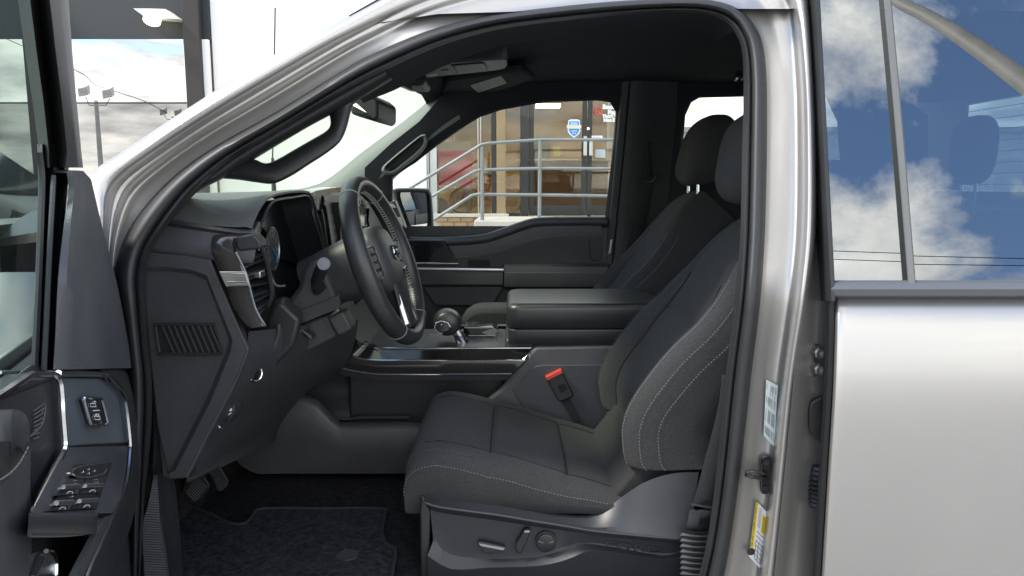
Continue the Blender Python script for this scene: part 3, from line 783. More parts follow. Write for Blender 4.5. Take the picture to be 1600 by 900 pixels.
# panes
def PG(px, py, o=.022): return SD(px, py, o)
rows = [[PG(x + (y-0)*k, y) for x, k in ((1278, .05), (1330, .05), (1387, .075))] for y in (438, 300, 150, 0, -72)]
MB().loft(rows).build('window_pane', privacy, rd, smooth=80)
rows = [[PG(x + (y-0)*k, y) for x, k in ((1387, .075), (1500, .04), (1650, .02), (1950, 0))] for y in (438, 300, 150, 0, -72)]
MB().loft(rows).build('window_pane', privacy, rd, smooth=80)
rows = []
for y in list(range(-72, 430, 28)) + [446]:
    x = 1382 + .083*y
    x = 1380 + .095*y - .00002*y*y if y > 0 else 1380 + .095*y
    rows.append([PG(x, y, .026), PG(x+1, y, .012), PG(x+3, y, .009), PG(x+11, y, .009), PG(x+12.5, y, .013), PG(x+13, y, .026)])
MB().loft(rows).build('division_bar', mat('grey_division_bar', (0.13, 0.135, 0.13), 0.5, 0.2), rd)
rows = []
for y in (-72, 0, 100, 200, 300, 400, 446, 470):
    x = 1272 + .052*max(y, -50)*1.0
    rows.append([PG(x-16, y, .11), PG(x-9, y, .05), PG(x-2, y, .012), PG(x+3, y, .002), PG(x+8, y, .004), PG(x+9.5, y, .014), PG(x+9.5, y, .030)])
MB().loft(rows).build('window_seal', rubber, rd)
rows = []
for x in (1299, 1301, 1400, 1600, 1950):
    rows.append([SD(x, 467, .034), SD(x, 462, .010), SD(x, 452, .002), SD(x, 444, .006), SD(x, 439, .014), SD(x, 437, .030)])
MB().loft(rows, caps=True).build('belt_moulding', mat('grey_moulding', (0.12, 0.125, 0.135), 0.4, 0.3), rd)
sl = [(1300,462),(1299,520),(1296,600),(1290,700),(1284,800),(1278,900),(1272,1000)]
MB().tube([SD(x, y, .048) for x, y in cr(sl, 5)], 0.0105, 8).build('edge_seal', rubber, rd)
MB().loft([[SD(x, -68, .030), SD(x, -70, .004), SD(x, -78, .000), SD(x, -94, .010), SD(x, -101, .036), SD(x, -104, .10)] for x in (1262, 1270, 1500, 1750, 1960)]).build('roof_rail', paint, truck, smooth=50)
# ---------------- roof, bonnet, far side, cab back
edge = [SD(*K2s[k], .034) for k in range(15*3, 21*3 + 1)]
edge += [Vector((edge[-1].x + .30*q, edge[-1].y, edge[-1].z + .01 - .02*q)) for q in (1, 2, 3, 4)]
rows = []
for i in range(13):
    t = i/12
    rows.append([Vector((p.x - .06*math.sin(t*math.pi), p.y + (1.9-2*p.y)*t, p.z + .05*math.sin(t*math.pi))) for p in edge])
MB().loft(rows).build('roof', paint, truck, smooth=60)
rows = []
for i in range(9):
    Yv = 0.05 + 1.8*i/8; e = ((Yv-.95)/.9)**2
    rows.append([(-1.02 - .12*(1-e), Yv, 1.40), (-1.25, Yv, 1.40-.10*e*e), (-1.7, Yv, 1.37-.10*e*e), (-2.05, Yv, 1.28-.10*e*e), (-2.12, Yv, 1.15), (-2.14, Yv, .55)])
MB().loft(rows).build('bonnet', paint, truck, smooth=50)
for Yf, sg in ((0.03, 1), (1.87, -1)):
    MB().loft([[(x, Yf, z) for x in (-2.12, -1.7, -1.3, -1.0, -.86)] for z in (1.32, 1.1, .8, .6)]).build('fender', paint, truck, solid=0.01)
MB().loft([[(x, 1.90, 1.28), (x, 1.93, 1.1), (x, 1.92, .8), (x, 1.88, .5)] for x in (-.86, -.2, .4, 1.0, 1.78)]).build('body_side', paint, truck, smooth=60, label='silver passenger side outer panel')
rows = [[(1.70, Yv, z) for Yv in (.02, .35, 1.5, 1.9)] for z in (.55, 1.0, 1.46)]
b = MB().loft(rows)
b.box((1.69, .02, 1.461), (1.72, .33, 1.86)); b.box((1.69, 1.52, 1.461), (1.72, 1.9, 1.86)); b.box((1.69, .33, 1.78), (1.72, 1.52, 1.86))
cb = b.build('cab_back', plastic_d, truck)
MB().add([(1.70, .33, 1.462), (1.70, 1.52, 1.462), (1.70, 1.52, 1.778), (1.70, .33, 1.778)], [(0, 1, 2, 3)]).build('back_glass', glass('back_glass', (0.55, 0.66, 0.66), 0.05), cb)
for i in range(8):
    z = 1.485 + .038*i
    MB().tube([(1.698, .34, z), (1.698, 1.51, z)], 0.0011, 4).build('defroster_line', ink, cb)
# bed behind the cab
b = MB(); b.box((1.78, .02, .62), (3.4, .08, 1.27)); b.box((1.78, 1.82, .62), (3.4, 1.88, 1.27)); b.box((3.34, .08, .62), (3.4, 1.82, 1.27)); b.box((1.78, .08, .62), (3.34, 1.82, .68)); b.box((1.78, .081, .68), (1.83, 1.819, 1.27))
b.build('cargo_bed', paint, truck, bevel=0.02)
for wx in (-1.45, 2.45):
    for wy, sg in ((0.16, -1), (1.76, 1)):
        wh = MB().lathe((wx, wy, .40), (0, sg, 0), [(.28, -.13), (.38, -.11), (.40, -.02), (.385, .08), (.29, .10), (.25, .07)], 36).build('wheel', tyre, truck)
        MB().lathe((wx, wy+sg*.07, .40), (0, sg, 0), [(.245, 0), (.235, .02), (.09, .01), (.06, .03)], 24).build('rim', satin, wh)
# antenna on the far fender
ab = V(428, 296, 1.80)
an = MB().tube([ab + Vector((0, 0, -.12)), ab + Vector((0, 0, .02)), ab + Vector((0, 0, .13))], [.012, .010, .0065], 10)
an.tube([ab + Vector((0, 0, .13)), V(430, 12, 1.80)], .0032, 6)
an.build('antenna', plastic_d, truck, label='thin black whip antenna on the far fender')
# ---------------- floor, firewall, sill
b = MB(); b.box((-1.02, .12, .54), (1.69, 1.80, .598)); b.build('cab_floor', carpet, truck)
b = MB(); b.loft([[(-1.02, Yv, 1.36), (-1.03, Yv, 1.0), (-1.0, Yv, .80), (-.86, Yv, .602)] for Yv in (.13, .5, .9, 1.3, 1.74)]); b.build('firewall', carpet, truck)
b = MB(); b.box((-.98, .13, .50), (1.69, .16, .61)); b.build('inner_sill', plastic_d, truck)
# kick panel and ribbed scuff plate
kp = [(228,425),(231,520),(238,600),(240,700),(236,760),(225,820),(222,960),(282,960),(276,850),(268,770),(264,750),(300,745),(300,500),(262,380)]
MB().prism([SD(x, y, .150) for x, y in kp], (0, .02, 0)).build('kick_panel', plastic_d, truck)
scl = [(240,742),(229,790),(221,815),(220,850),(222,900),(224,990)]
scr = [(246,742),(250,790),(253,815),(258,850),(264,900),(273,990)]
L = cr(scl, 10); R_ = cr(scr, 10)
rows = [[SD(*mixp(a, b, t), d) for t, d in ((-.06, .125), (0, .074), (.08, .070), (.92, .078), (1, .082), (1.05, .15))] for a, b in zip(L, R_)]
sc = MB().loft(rows).build('scuff_plate', plastic_d, truck, label='ribbed black scuff plate at the door sill')
rb_ = MB(); y = 762.0
def at_y(P, y):
    for a, b in zip(P, P[1:]):
        if a[1] <= y <= b[1]: return mixp(a, b, (y-a[1])/max(1e-6, b[1]-a[1]))
    return P[-1]
while y < 985:
    a, b = at_y(L, y), at_y(R_, y+2)
    rb_.tube([SD(*mixp(a, b, .10), .069), SD(*mixp(a, b, .5), .0725), SD(*mixp(a, b, .90), .0765)], .0018, 5)
    y += 3.9
rb_.build('scuff_ribs', plastic_g, sc, kind='stuff')

# ---------------- windscreen
rows = []
for i in range(17):
    Yv = .12 + 1.66*i/16; e = ((Yv-.95)/.83)**2
    a = Vector((-.88 - .20*(1-e), Yv, 1.395 + .03*e)); b = Vector((-.29 - .07*(1-e), .95 + (Yv-.95)*.84, 1.80 + .035*(1-e)))
    rows.append([a.lerp(b, t) + Vector((-.03, 0, .03))*math.sin(t*math.pi) for t in (0, .2, .4, .6, .8, 1)])
MB().loft(rows).build('windscreen', shield, truck, smooth=80)

# ---------------- headliner, header, visor, overhead console
rows = []
for i in range(15):
    Yv = .235 + 1.44*i/14; e = ((Yv-.95)/.72)**2
    rows.append([(x, Yv, z - .035*e*e) for x, z in ((-.33, 1.815), (-.27, 1.845), (-.15, 1.862), (.2, 1.872), (.8, 1.872), (1.4, 1.86), (1.69, 1.84))])
MB().loft(rows).build('headliner', liner, truck, smooth=60)
hz = [(.34, 1.722), (.45, 1.728), (.60, 1.744), (.72, 1.752), (.85, 1.764), (1.0, 1.774), (1.2, 1.786), (1.4, 1.798), (1.55, 1.803), (1.68, 1.80)]
rows = [[(-.315, Yv, z), (-.300, Yv, z-.004), (-.28, Yv, z+.01), (-.24, Yv, 1.84), (-.22, Yv, 1.87)] for Yv, z in cr(hz, 3)]
MB().loft(rows).build('header_trim', liner, truck, smooth=70)
# cloth between opening seal and headliner
rows = []
idx = range(14*3, 23*3)
rows = [[SD(*mixp(OUs[k], INs[k], t), d) for k in idx] for t, d in ((1.0, .10), (1.25, .16), (1.6, .24), (2.2, .34))]
MB().loft(rows).build('roof_rail_trim', liner, truck, smooth=70)
oc = [(646,111),(656,103),(706,98),(787,93),(791,97),(790,107),(760,112),(683,120),(664,124),(651,121)]
o_ = MB().prism([VZ(x, y, 1.812) for x, y in cr(oc, 3, True)], (0, 0, .05)).build('overhead_console', plastic, truck, bevel=0.006)
for pts in (((652,107),(670,105.5),(674,107.3),(655,110)), ((662,117.5),(681,115.5),(684,118),(664,120.5))):
    MB().prism([VZ(x, y, 1.8095) for x, y in pts], (0, 0, .004)).build('map_lamp_lens', mat('lens_reflection_white', (0.72, 0.66, 0.60), 0.3), o_)  # reflected light put into the pale lens colour
MB().prism([VZ(x, y, 1.8095) for x, y in ((689,110.5),(700,109.5),(702,112),(691,113.5))], (0, 0, .004)).build('console_button', plastic_d, o_)
MB().tube([VZ(x, y, 1.810) for x, y in ((705,102),(709,106),(715,116))], .0022, 5).build('console_seam', plastic_d, o_)
MB().tube([VZ(x, y, 1.810) for x, y in ((706,102.5),(745,99),(754,98.5),(758,102),(759.5,111))], .0026, 5).build('console_seam', plastic_d, o_)
ch = [(612,123),(621,128),(631,132),(651,133.5),(661,132),(664,123),(648,109),(628,112)]
MB().prism([V(x, y, .86) for x, y in cr(ch, 2, True)], (0, .16, 0)).build('camera_housing', plastic_d, truck, bevel=0.01)
MB().tube([V(x, y, .845) for x, y in ((631,114),(638,119),(645,125),(649,127))], [.006, .011, .010, .005], 8).build('camera_trim', plastic_g, truck)
vs_ = [(664,148),(700,128),(812,104),(835,122),(815,132),(735,158)]
vz = 1.83
MB().prism([VZ(x, y, 1.823) for x, y in ((690,150),(700,128),(815,110),(835,124),(760,150))], (0, 0, .022)).build('sun_visor', liner, truck, bevel=0.006)
vl = MB().prism([VZ(x, y, 1.8215) for x, y in ((735,134),(783,119),(792,130),(747,145))], (0, 0, .0014)).build('visor_label', mat('label_grey', (0.38, 0.39, 0.38), 0.7), truck, smooth=0, label='grey printed airbag warning label on the sun visor')
MB().prism([VZ(x, y, 1.8211) for x, y in ((779,120.2),(783,119),(792,130),(788,131.3))], (0, 0, .0003)).build('label_edge', mat('label_tan', (0.45, 0.33, 0.15), 0.7), vl, smooth=0)
t_ = MB()
for i in range(7):
    for j in range(3):
        u0 = .06 + .30*j; u1 = u0 + .22 + .04*(i % 2); v0 = .12 + .115*i
        def lq(u, v): return mixp(mixp((735,134), (783,119), u), mixp((747,145), (792,130), u), v)
        t_.prism([VZ(*lq(*p), 1.8211) for p in ((u0, v0), (u1, v0), (u1, v0+.05), (u0, v0+.05))], (0, 0, .0003))
t_.build('label_print', inkg, vl, smooth=0)
rc = V(1154, 122, 1.2)
MB().lathe(rc, (0, -.4, -1), [(.014, -.02), (.014, .004), (.008, .010)], 12).build('coat_hook', chrome, truck)
# rear-view mirror
mm = [(548,163),(553,153),(563,149),(577,145),(591,157),(590.5,182),(588,187),(583,188.5),(560,182),(547,177)]
rm = MB().prism([V(x, y, .86) for x, y in mm], (.02, .22, 0)).build('rear_view_mirror', plastic_d, truck, bevel=0.008, label='black rear-view mirror at the windscreen top')
MB().prism([V(x, y, .856) for x, y in ((550,164),(557,161.5),(583,185),(577,184.5))], (0, .003, 0)).build('mirror_glass', mirrorg, rm)
MB().tube([V(566,150,.95), V(582,140,.95), V(600,122,.95)], .012, 8).build('mirror_arm', plastic_d, rm)

# ---------------- driver A-pillar trim with grab handle
KT = [(239,390),(265,351),(305,303),(352,277),(395,250),(480,199),(553,160),(613,124)]
IA = IN[8:16]
a, b = cr(IA, 4), cr(KT, 4)
rows = [[SD(*mixp(p, q, t), d) for p, q in zip(a, b)] for t, d in ((-.1, .12), (.15, .118), (.5, .125), (.85, .15), (1.0, .18), (1.02, .23))]
MB().loft(rows).build('pillar_trim', plastic_d, truck, smooth=70)
hO = [(345,279),(372,281),(400,285),(427,287),(455,275),(483,257),(508,241),(530,223),(541,202),(549,172),(556,155)]
hI = [(366,263),(384,256),(399,257),(417,263),(436,256),(462,241),(488,226),(510,213),(517,203),(516,188),(514,172)]
a, b = cr(hO, 4), cr(hI, 4)
b = [(x-1, y-8) for x, y in b]
rows = [[SD(*mixp(p, q, t), d) for p, q in zip(a, b)] for t, d in ((.03, .205), (0, .190), (.04, .172), (.12, .160), (.5, .156), (.80, .160), (.95, .175), (1, .190), (.97, .205))]
MB().loft(rows).build('grab_handle', plastic_d, truck, smooth=80, label='black grab handle on the near windscreen pillar')

# ---------------- passenger side: pillar, window surround, glass
L1 = [(440,305),(508,287),(570,240),(633,193),(668,165),(684,148),(700,140)]
L2 = [(575,350),(600,300),(617,276),(645,255),(668,238),(690,222),(725,198)]
a, b = cr(L1, 4), cr(L2, 4)
rows = [[FS(*mixp(p, q, t), d) for p, q in zip(a, b)] for t, d in ((-.08, 1.80), (0, 1.765), (.1, 1.735), (.4, 1.71), (.75, 1.70), (.95, 1.72), (1.0, 1.76), (1.02, 1.82))]
MB().loft(rows).build('pillar_trim', mat('pillar_lit_grey', (0.16, 0.17, 0.165), .6, 0, .1, 500, .06, 5), truck, smooth=70, label='passenger windscreen pillar trim, grey lightened as if lit')  # paler than the other pillar trim; windscreen light put into its grey
rec = [(606,262),(610,255),(650,222),(658,215),(661,218),(658,228),(618,261),(610,264)]
MB().prism([FS(x, y, 1.690) for x, y in cr(rec, 3, True)], (0, .01, 0)).build('handle_recess', plastic_d, truck)
rg = [(596,265),(604,254),(645,220),(660,210),(667,212),(668,224),(655,243),(622,268),(610,274),(600,272)]
ho = cr(rg, 4, True); hi_ = cr([(x, y) for x, y in [(604,262),(610,254),(648,222),(657,215),(661,217),(659,227),(648,238),(619,262),(611,266),(606,265)]], 4, True)
rows = [[FS(*mixp(p, q, t), d) for p, q in zip(ho, hi_)] for t, d in ((0, 1.70), (.2, 1.672), (.5, 1.662), (.8, 1.670), (1, 1.70))]
MB().loft(rows, cv=True).build('grab_handle', mat('pillar_lit_grey', (0.16, 0.17, 0.165), .6), truck, smooth=80, label='grab handle on the far windscreen pillar')
Wc = [(612,330),(613,277),(650,254),(683,227),(717,203),(750,183),(783,172),(850,160),(933,157),(953,160),(963,177),(960,217),(952,280),(945,340),(843,340),(817,345),(783,357),(750,367),(683,372),(640,372),(613,368)]
Wo = [(570,330),(570,262),(610,225),(655,190),(690,150),(740,128),(790,118),(850,110),(940,106),(985,110),(1012,150),(1005,220),(1000,290),(995,390),(860,400),(817,405),(783,415),(750,420),(683,430),(640,430),(580,400)]
rows = [[FS(x, y, 1.80) for x, y in Wc], [FS(x, y, 1.725) for x, y in Wc]] + [[FS(*mixp(p, q, t), d) for p, q in zip(Wc, Wo)] for t, d in ((.10, 1.705), (.5, 1.70), (1.0, 1.70))]
MB().loft(rows, cv=True).build('window_surround', liner, truck, smooth=50)
MB().add([FS(x, y, 1.785) for x, y in Wc], [tuple(range(len(Wc)))]).build('door_window', clearg, truck, smooth=0, label='clear passenger door window')
rows = []
for y, x0 in ((100, 974), (160, 969), (250, 961), (350, 951), (420, 944), (560, 930)):
    rows.append([FS(x0-6, y, 1.76), FS(x0, y, 1.70), FS(x0+4, y, 1.692), FS(x0+11, y, 1.692), FS(x0+12.5, y, 1.70), FS(x0+14, y, 1.685), FS(x0+26, y, 1.675), FS(x0+45, y, 1.69), FS(x0+88, y, 1.70), FS(x0+96, y, 1.76)])
MB().loft(rows).build('pillar_trim', plastic, truck, smooth=50, label='far door pillar trim behind the passenger seat')
MB().tube([FS(968, 348.5, 1.683), FS(990, 348, 1.676), FS(1005, 348, 1.678)], .0016, 5).build('trim_seam', ink, truck)
Wr = [(1068,248),(1068,215),(1071,180),(1080,160),(1093,153),(1200,150),(1290,152),(1308,190),(1312,250),(1200,252)]
Wq = [(1040,360),(1040,220),(1045,160),(1055,120),(1085,105),(1200,100),(1345,100),(1450,180),(1450,380),(1200,380)]
rows = [[FS(x, y, 1.81) for x, y in Wr], [FS(x, y, 1.74) for x, y in Wr]] + [[FS(*mixp(p, q, t), d) for p, q in zip(Wr, Wq)] for t, d in ((.15, 1.715), (1.0, 1.715))]
MB().loft(rows, cv=True).build('window_surround', liner, truck, smooth=50)
MB().add([FS(x, y, 1.79) for x, y in Wr], [tuple(range(len(Wr)))]).build('door_window', glass('tinted_glass', (0.66, 0.70, 0.62), None), truck, smooth=0, label='tinted far rear door window')
b = MB(); b.loft([[(x, 1.735, z) for x in (-1.02, 0, .9, 1.69)] for z in (1.315, 1.0, .6)]); b.build('side_lining', plastic_d, truck)
# outside mirror on the passenger door
mo = [(613,300),(616,296),(625,294),(666,294.5),(672,298),(675,310),(677.5,350),(676,357),(670,361),(646,366.5),(636,365),(630,350),(620,330)]
def MP(px, py, d=0.0): return VP(px, py, Vector((-.47, 2.02 + d, 1.4)), Vector((.62, -.78, 0)))
hs_ = MB(); M_ = cr(mo, 3, True); cx = sum(p[0] for p in M_)/len(M_); cy = sum(p[1] for p in M_)/len(M_)
hs_.loft([[MP(*mixp((x, y), (cx, cy), t), d) for x, y in M_] for t, d in ((.17, .02), (.12, -.012), (.04, -.014), (0, 0), (-.01, .03), (.05, .10), (.25, .16))], cv=True, caps=True)
om = hs_.build('side_mirror', plastic, truck, smooth=60, label='dark side mirror outside the passenger window')
mg = [(626,302),(632,300.5),(663,301),(666,304),(668,340),(667,352),(663,355.5),(648,361),(644,358),(628,316)]
MB().prism([MP(x, y, .006) for x, y in cr(mg, 2, True)], (-.004, .004, 0)).build('mirror_glass', mirrorg, om, smooth=0)
MB().prism([FS(x, y, 1.82) for x, y in ((596,272),(613,274),(613,372),(596,372))], (0, .02, 0)).build('mirror_base', plastic_d, truck)
# ================================================================== dashboard
XR = -.545
arch = [(390,356),(393,346),(401,327),(414,309),(432,301),(458,297.5),(481,298.5),(489,312),(494,333),(503,365),(511,402)]
A0 = [VX(x, y, XR) for x, y in cr(arch, 2)]
n = len(A0)
def row_at(x, blend, zf):
    r = []
    for i, p in enumerate(A0):
        t = i/(n-1)
        Yf = .185 + (.95-.185)*t
        zz_ = zf(Yf)
        r.append(Vector((x, p.y + (Yf-p.y)*blend, p.z + (zz_-p.z)*blend)))
    return r
def zfront(Y): 
    e = max(0, (.32-Y)/.135)
    return 1.462 - .055*e**1.5
rows = [[p + Vector((.004, 0, -.006)) for p in A0], [p + Vector((.004, 0, -.001)) for p in A0], [p + Vector((-.006, 0, .002)) for p in A0], row_at(-.58, .12, zfront), row_at(-.64, .45, zfront), row_at(-.70, .85, zfront), row_at(-.78, 1, zfront), row_at(-.92, 1, lambda Y: zfront(Y)-.012), row_at(-1.06, 1, lambda Y: zfront(Y)-.035)]
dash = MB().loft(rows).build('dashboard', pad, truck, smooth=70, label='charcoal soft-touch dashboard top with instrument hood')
# the rest of the top pad towards the passenger
rows = [[(x, Yv, z - .02*((Yv-1.3)/.4)**2) for x, z in ((-.53, 1.40), (-.55, 1.432), (-.60, 1.447), (-.75, 1.452), (-.92, 1.448), (-1.06, 1.425))] for Yv in (.93, 1.1, 1.3, 1.5, 1.70)]
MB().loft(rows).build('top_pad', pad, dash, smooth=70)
MB().tube([(-.86, .3, 1.4625), (-.90, .6, 1.4585), (-.92, .9, 1.456)], .006, 6, flat=.4).build('demister_slot', plastic_d, dash)
# near flank of the pad
rows = [[V(x, y, d) for x, y in ((200,352),(265,350),(330,360),(372,366),(398,372),(402,380))] for d in (.165,)]
up = [(200,338),(262,345),(330,356),(375,362),(397,362),(404,368)]
lo_ = [(190,388),(236,392),(290,399),(326,405),(372,410),(396,410)]
rows = [[V(*mixp(p, q, t), d) for p, q in zip(cr(up, 3), cr(lo_, 3))] for t, d in ((-.34, .245), (-.12, .215), (-.05, .190), (.05, .168), (.12, .172), (.18, .150), (.5, .138), (.9, .130), (1.02, .132))]
MB().loft(rows).build('side_cap', plastic, dash, smooth=50)
# instrument recess, chrome edge, binnacle
op = [(404,392),(405,372),(407,358),(414,338),(423,320),(433,313),(458,309),(483,307.5),(490,333),(498,365),(507,398),(512,420)]
O1 = [VX(x, y, XR+.002) for x, y in cr(op, 3)]
cy_ = sum(p.y for p in O1)/len(O1); cz_ = sum(p.z for p in O1)/len(O1)
rows = [[Vector((XR+.002, p.y + (cy_-p.y)*-.02, p.z + .004)) for p in O1], O1, [Vector((-.60, p.y + (cy_-p.y)*.10, p.z + (cz_-p.z)*.10)) for p in O1], [Vector((-.615, p.y + (cy_-p.y)*.14, p.z + (cz_-p.z)*.14)) for p in O1]]
MB().loft(rows).build('instrument_recess', plastic_d, dash, smooth=60)
MB().tube(O1, .0022, 6).build('chrome_edge', satin, dash)
bk_ = rows[-1]
MB().add([p + Vector((.001, 0, 0)) for p in bk_], [tuple(range(len(bk_)))]).build('instrument_panel', mat('instrument_glass', (0.008, 0.008, 0.010), 0.22, coat=0.4), dash, smooth=0)
gc = VX(423, 389, -.603); gr = .052
gz = MB().disc(gc, (1, 0, 0), gr, .004, 32).build('gauge', mat('gauge_face', (0.01, 0.01, 0.012), 0.4), dash)
t_ = MB()
for i in range(21):
    a = rad(225 - 13.5*i); l0 = gr*(.80 if i % 2 == 0 else .87)
    d_ = Vector((0, math.cos(a), math.sin(a)))
    t_.tube([gc + d_*l0 + Vector((.005, 0, 0)), gc + d_*gr*.94 + Vector((.005, 0, 0))], .0011 if i % 2 == 0 else .0006, 4)
for i, nmb in enumerate('01234567'):
    a = rad(225 - 38*i); d_ = Vector((0, math.cos(a), math.sin(a)))
    o = gc + d_*gr*.64 + Vector((.005, -.005, -.005))
    vs, fs = text_geo(nmb, .015, o, (0, 1, 0), (0, 0, 1), .0002); t_.add(vs, fs)
t_.build('gauge_marks', mat('dim_white', (0.30, 0.31, 0.31), .6), gz, smooth=0)
t_ = MB(); a0 = rad(215)
t_.tube([gc + Vector((.006, 0, 0)), gc + Vector((.006, .035*math.cos(rad(-42)), .035*math.sin(rad(-42))))], .0016, 4)
t_.tube([gc + Vector((.006, gr*.75*math.cos(rad(a)), gr*.75*math.sin(rad(a)))) for a in range(-60, -20, 5)], .0018, 4)
t_.build('gauge_needle', mat('gauge_blue', (0.05, 0.30, 0.60), 0.4), gz)
MB().tube([gc + Vector((.004, gr*1.04*math.cos(rad(a)), gr*1.04*math.sin(rad(a)))) for a in range(-80, 100, 8)], .0022, 6).build('gauge_bezel', satin, gz)

MB().box((-1.0, .26, 1.0), (-.64, 1.70, 1.425)).build('dash_core', plastic_d, dash)
# end panel with its grille
ep = [(222,402),(236,394),(290,399),(327,405.5),(381,533),(386,545),(383,556),(366,600),(329,671),(291,746),(266,748),(253,747),(245,670),(238,600),(230,533),(226,470)]
MB().prism([V(x, y, .132) for x, y in ep], (0, .03, 0)).build('end_panel', plastic, dash, bevel=0.004)
ins = [(226,424),(300,428),(315,431),(325,440),(359,531),(356,545),(350,560),(262,745),(255,744),(246,670),(239,600),(231,533)]
ri = cr(ins, 1)
ctr = (290, 560)
I2 = [mixp(p, ctr, .05) for p in ins]
rows = [[V(x, y, .1315) for x, y in ins], [V(x, y, .1385) for x, y in I2]]
# raised bezel round a recessed field
fr = [(222,402),(236,394.5),(290,399.5),(326,406),(380,533),(385,545),(350,636),(291,745.5),(266,747),(246,672),(238.5,600),(230.5,533)]
fo = [V(x, y, .124) for x, y in fr]
b = MB(); insq = [(226,424),(262,424),(300,428),(322,438),(358,531),(353,550),(322,625),(268,732),(262,738),(248,668),(240,600),(232,533)]
b.loft([[V(x, y, .128) for x, y in fr], fo, [V(*mixp(p, q, .75), .122) for p, q in zip(fr, insq)], [V(x, y, .131) for x, y in insq]], cv=True)
b.build('panel_bezel', plastic, dash, smooth=30)
MB().tube([V(x, y, .125) for x, y in cr([(327,406),(352,466),(381,533),(386.5,546),(383,558),(366,600),(329,671),(292,745)], 4)], .0022, 6).build('panel_edge', plastic_g, dash)
gq = [(243,510),(248,507),(329,507),(335,510),(347,545),(344,551),(336,553),(256,553),(249,550)]
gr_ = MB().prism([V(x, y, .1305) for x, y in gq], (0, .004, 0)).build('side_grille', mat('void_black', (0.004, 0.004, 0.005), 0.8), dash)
MB().tube([V(x, y, .128) for x, y in cr(gq, 2, True)], .0028, 6, True).build('grille_frame', plastic_d, gr_)
for i in range(9):
    x = 252 + i*9.3
    MB().prism([V(x, 509, .1265), V(x+3.0, 509, .1265), V(x+20.5, 551, .1265), V(x+18.2, 551, .1265)], (-.002, .006, 0)).build('slat', plastic, gr_)

# side vent with gloss cheek and flag plate
Lb = [(336,366),(331,373),(330,392),(342,425),(354,450),(364,480),(380,504),(391,513)]
Rb = [(394,366),(368,374),(368,394),(383,425),(389,446),(398,480),(410,503),(415,509)]
nb_ = len(cr(Lb, 4))
rows = [[V(*mixp(p, q, t), d + .022*max(0, (.38 - i/(nb_-1))/.38)**1.6) for i, (p, q) in enumerate(zip(cr(Lb, 4), cr(Rb, 4)))] for t, d in ((-.02, .16), (0, .128), (.06, .119), (.5, .117), (.92, .120), (1.0, .128), (1.03, .15))]
vn = MB().loft(rows).build('side_vent', wood, dash, smooth=50, label='gloss dark vent cheek with silver flag plate')
MB().tube([V(x, y, .118) for x, y in cr(Rb[2:], 4)], .0026, 6).build('cheek_edge', satin, vn)
fl = [(342,424.5),(383,424.5),(390,446),(353,448)]
MB().prism([V(x, y, .1145) for x, y in fl], (0, .003, 0)).build('flag_plate', mat('brushed_plate', (0.52, 0.55, 0.50), 0.35, 0.8), vn, bevel=0.0008)
t_ = MB()
for i in range(5):
    y = 428.5 + 4.0*i; x0 = 344 + 2.6*i + (17 if i < 3 else 3)
    t_.tube([V(x0, y, .1138), V(382 + 1.6*i, y, .1138)], .0011, 5)
t_.build('plate_bars', satin, vn)
# vent mouth facing the driver
mo_n = [(369,372),(370,394),(384,425),(390,446),(399,480),(410,502)]
mo_f = [(394,367),(409,384),(416,410),(421,440),(424,462),(418,482)]
a, b = cr(mo_n, 4), cr(mo_f, 4)
rows = [[Vector((p2.x, p2.y, p2.z)) for p2 in [V(*p, .128) for p in a]], [V(*p, .14) + Vector((-.03, 0, 0)) for p in a], [V(*q_, .27) + Vector((-.035, 0, 0)) for q_ in b], [V(*q_, .262) for q_ in b], [V(*q_, .275) + Vector((.004, 0, 0)) for q_ in b]]
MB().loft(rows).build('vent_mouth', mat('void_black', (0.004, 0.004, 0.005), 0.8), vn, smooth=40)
MB().prism([V(x, y, .132) for x, y in ((366,375),(372,369),(395,364.5),(407,377),(409,388),(392,390),(374,393),(369,386))], (-.004, .05, 0)).build('vent_cap', plastic_d, vn, bevel=.004)
for i, tt in enumerate((.22, .30, .38, .46, .54, .62, .70, .78, .86, .94)):
    p = a[int(tt*(len(a)-1))]; q_ = b[int(tt*(len(b)-1))]
    A = V(*p, .134) + Vector((-.004, 0, 0)); B = V(*q_, .258) + Vector((-.004, 0, 0))
    MB().obox((A+B)/2 + Vector((-.008, 0, 0)), (A-B)*.5, (.010, 0, -.003), (.0004, 0, .0014)).build('louvre', plastic_d, vn)
tb_ = V(402, 428, .20)
MB().obox(tb_ + Vector((.004, 0, 0)), (.008, 0, 0), (0, .016, 0), (0, 0, .007)).build('vent_tab', satin, vn, bevel=0.002)
MB().tube([V(x, y, .262) for x, y in cr([(394,364),(408,378),(413,395),(423,430),(432,446),(446,446)], 4)], .0028, 6).build('chrome_edge', satin, dash)
MB().tube([V(x, y, .258) for x, y in cr([(404,376),(417,410),(423,440),(425,462),(417,478)], 4)], .005, 6).build('vent_rim', plastic_d, vn)

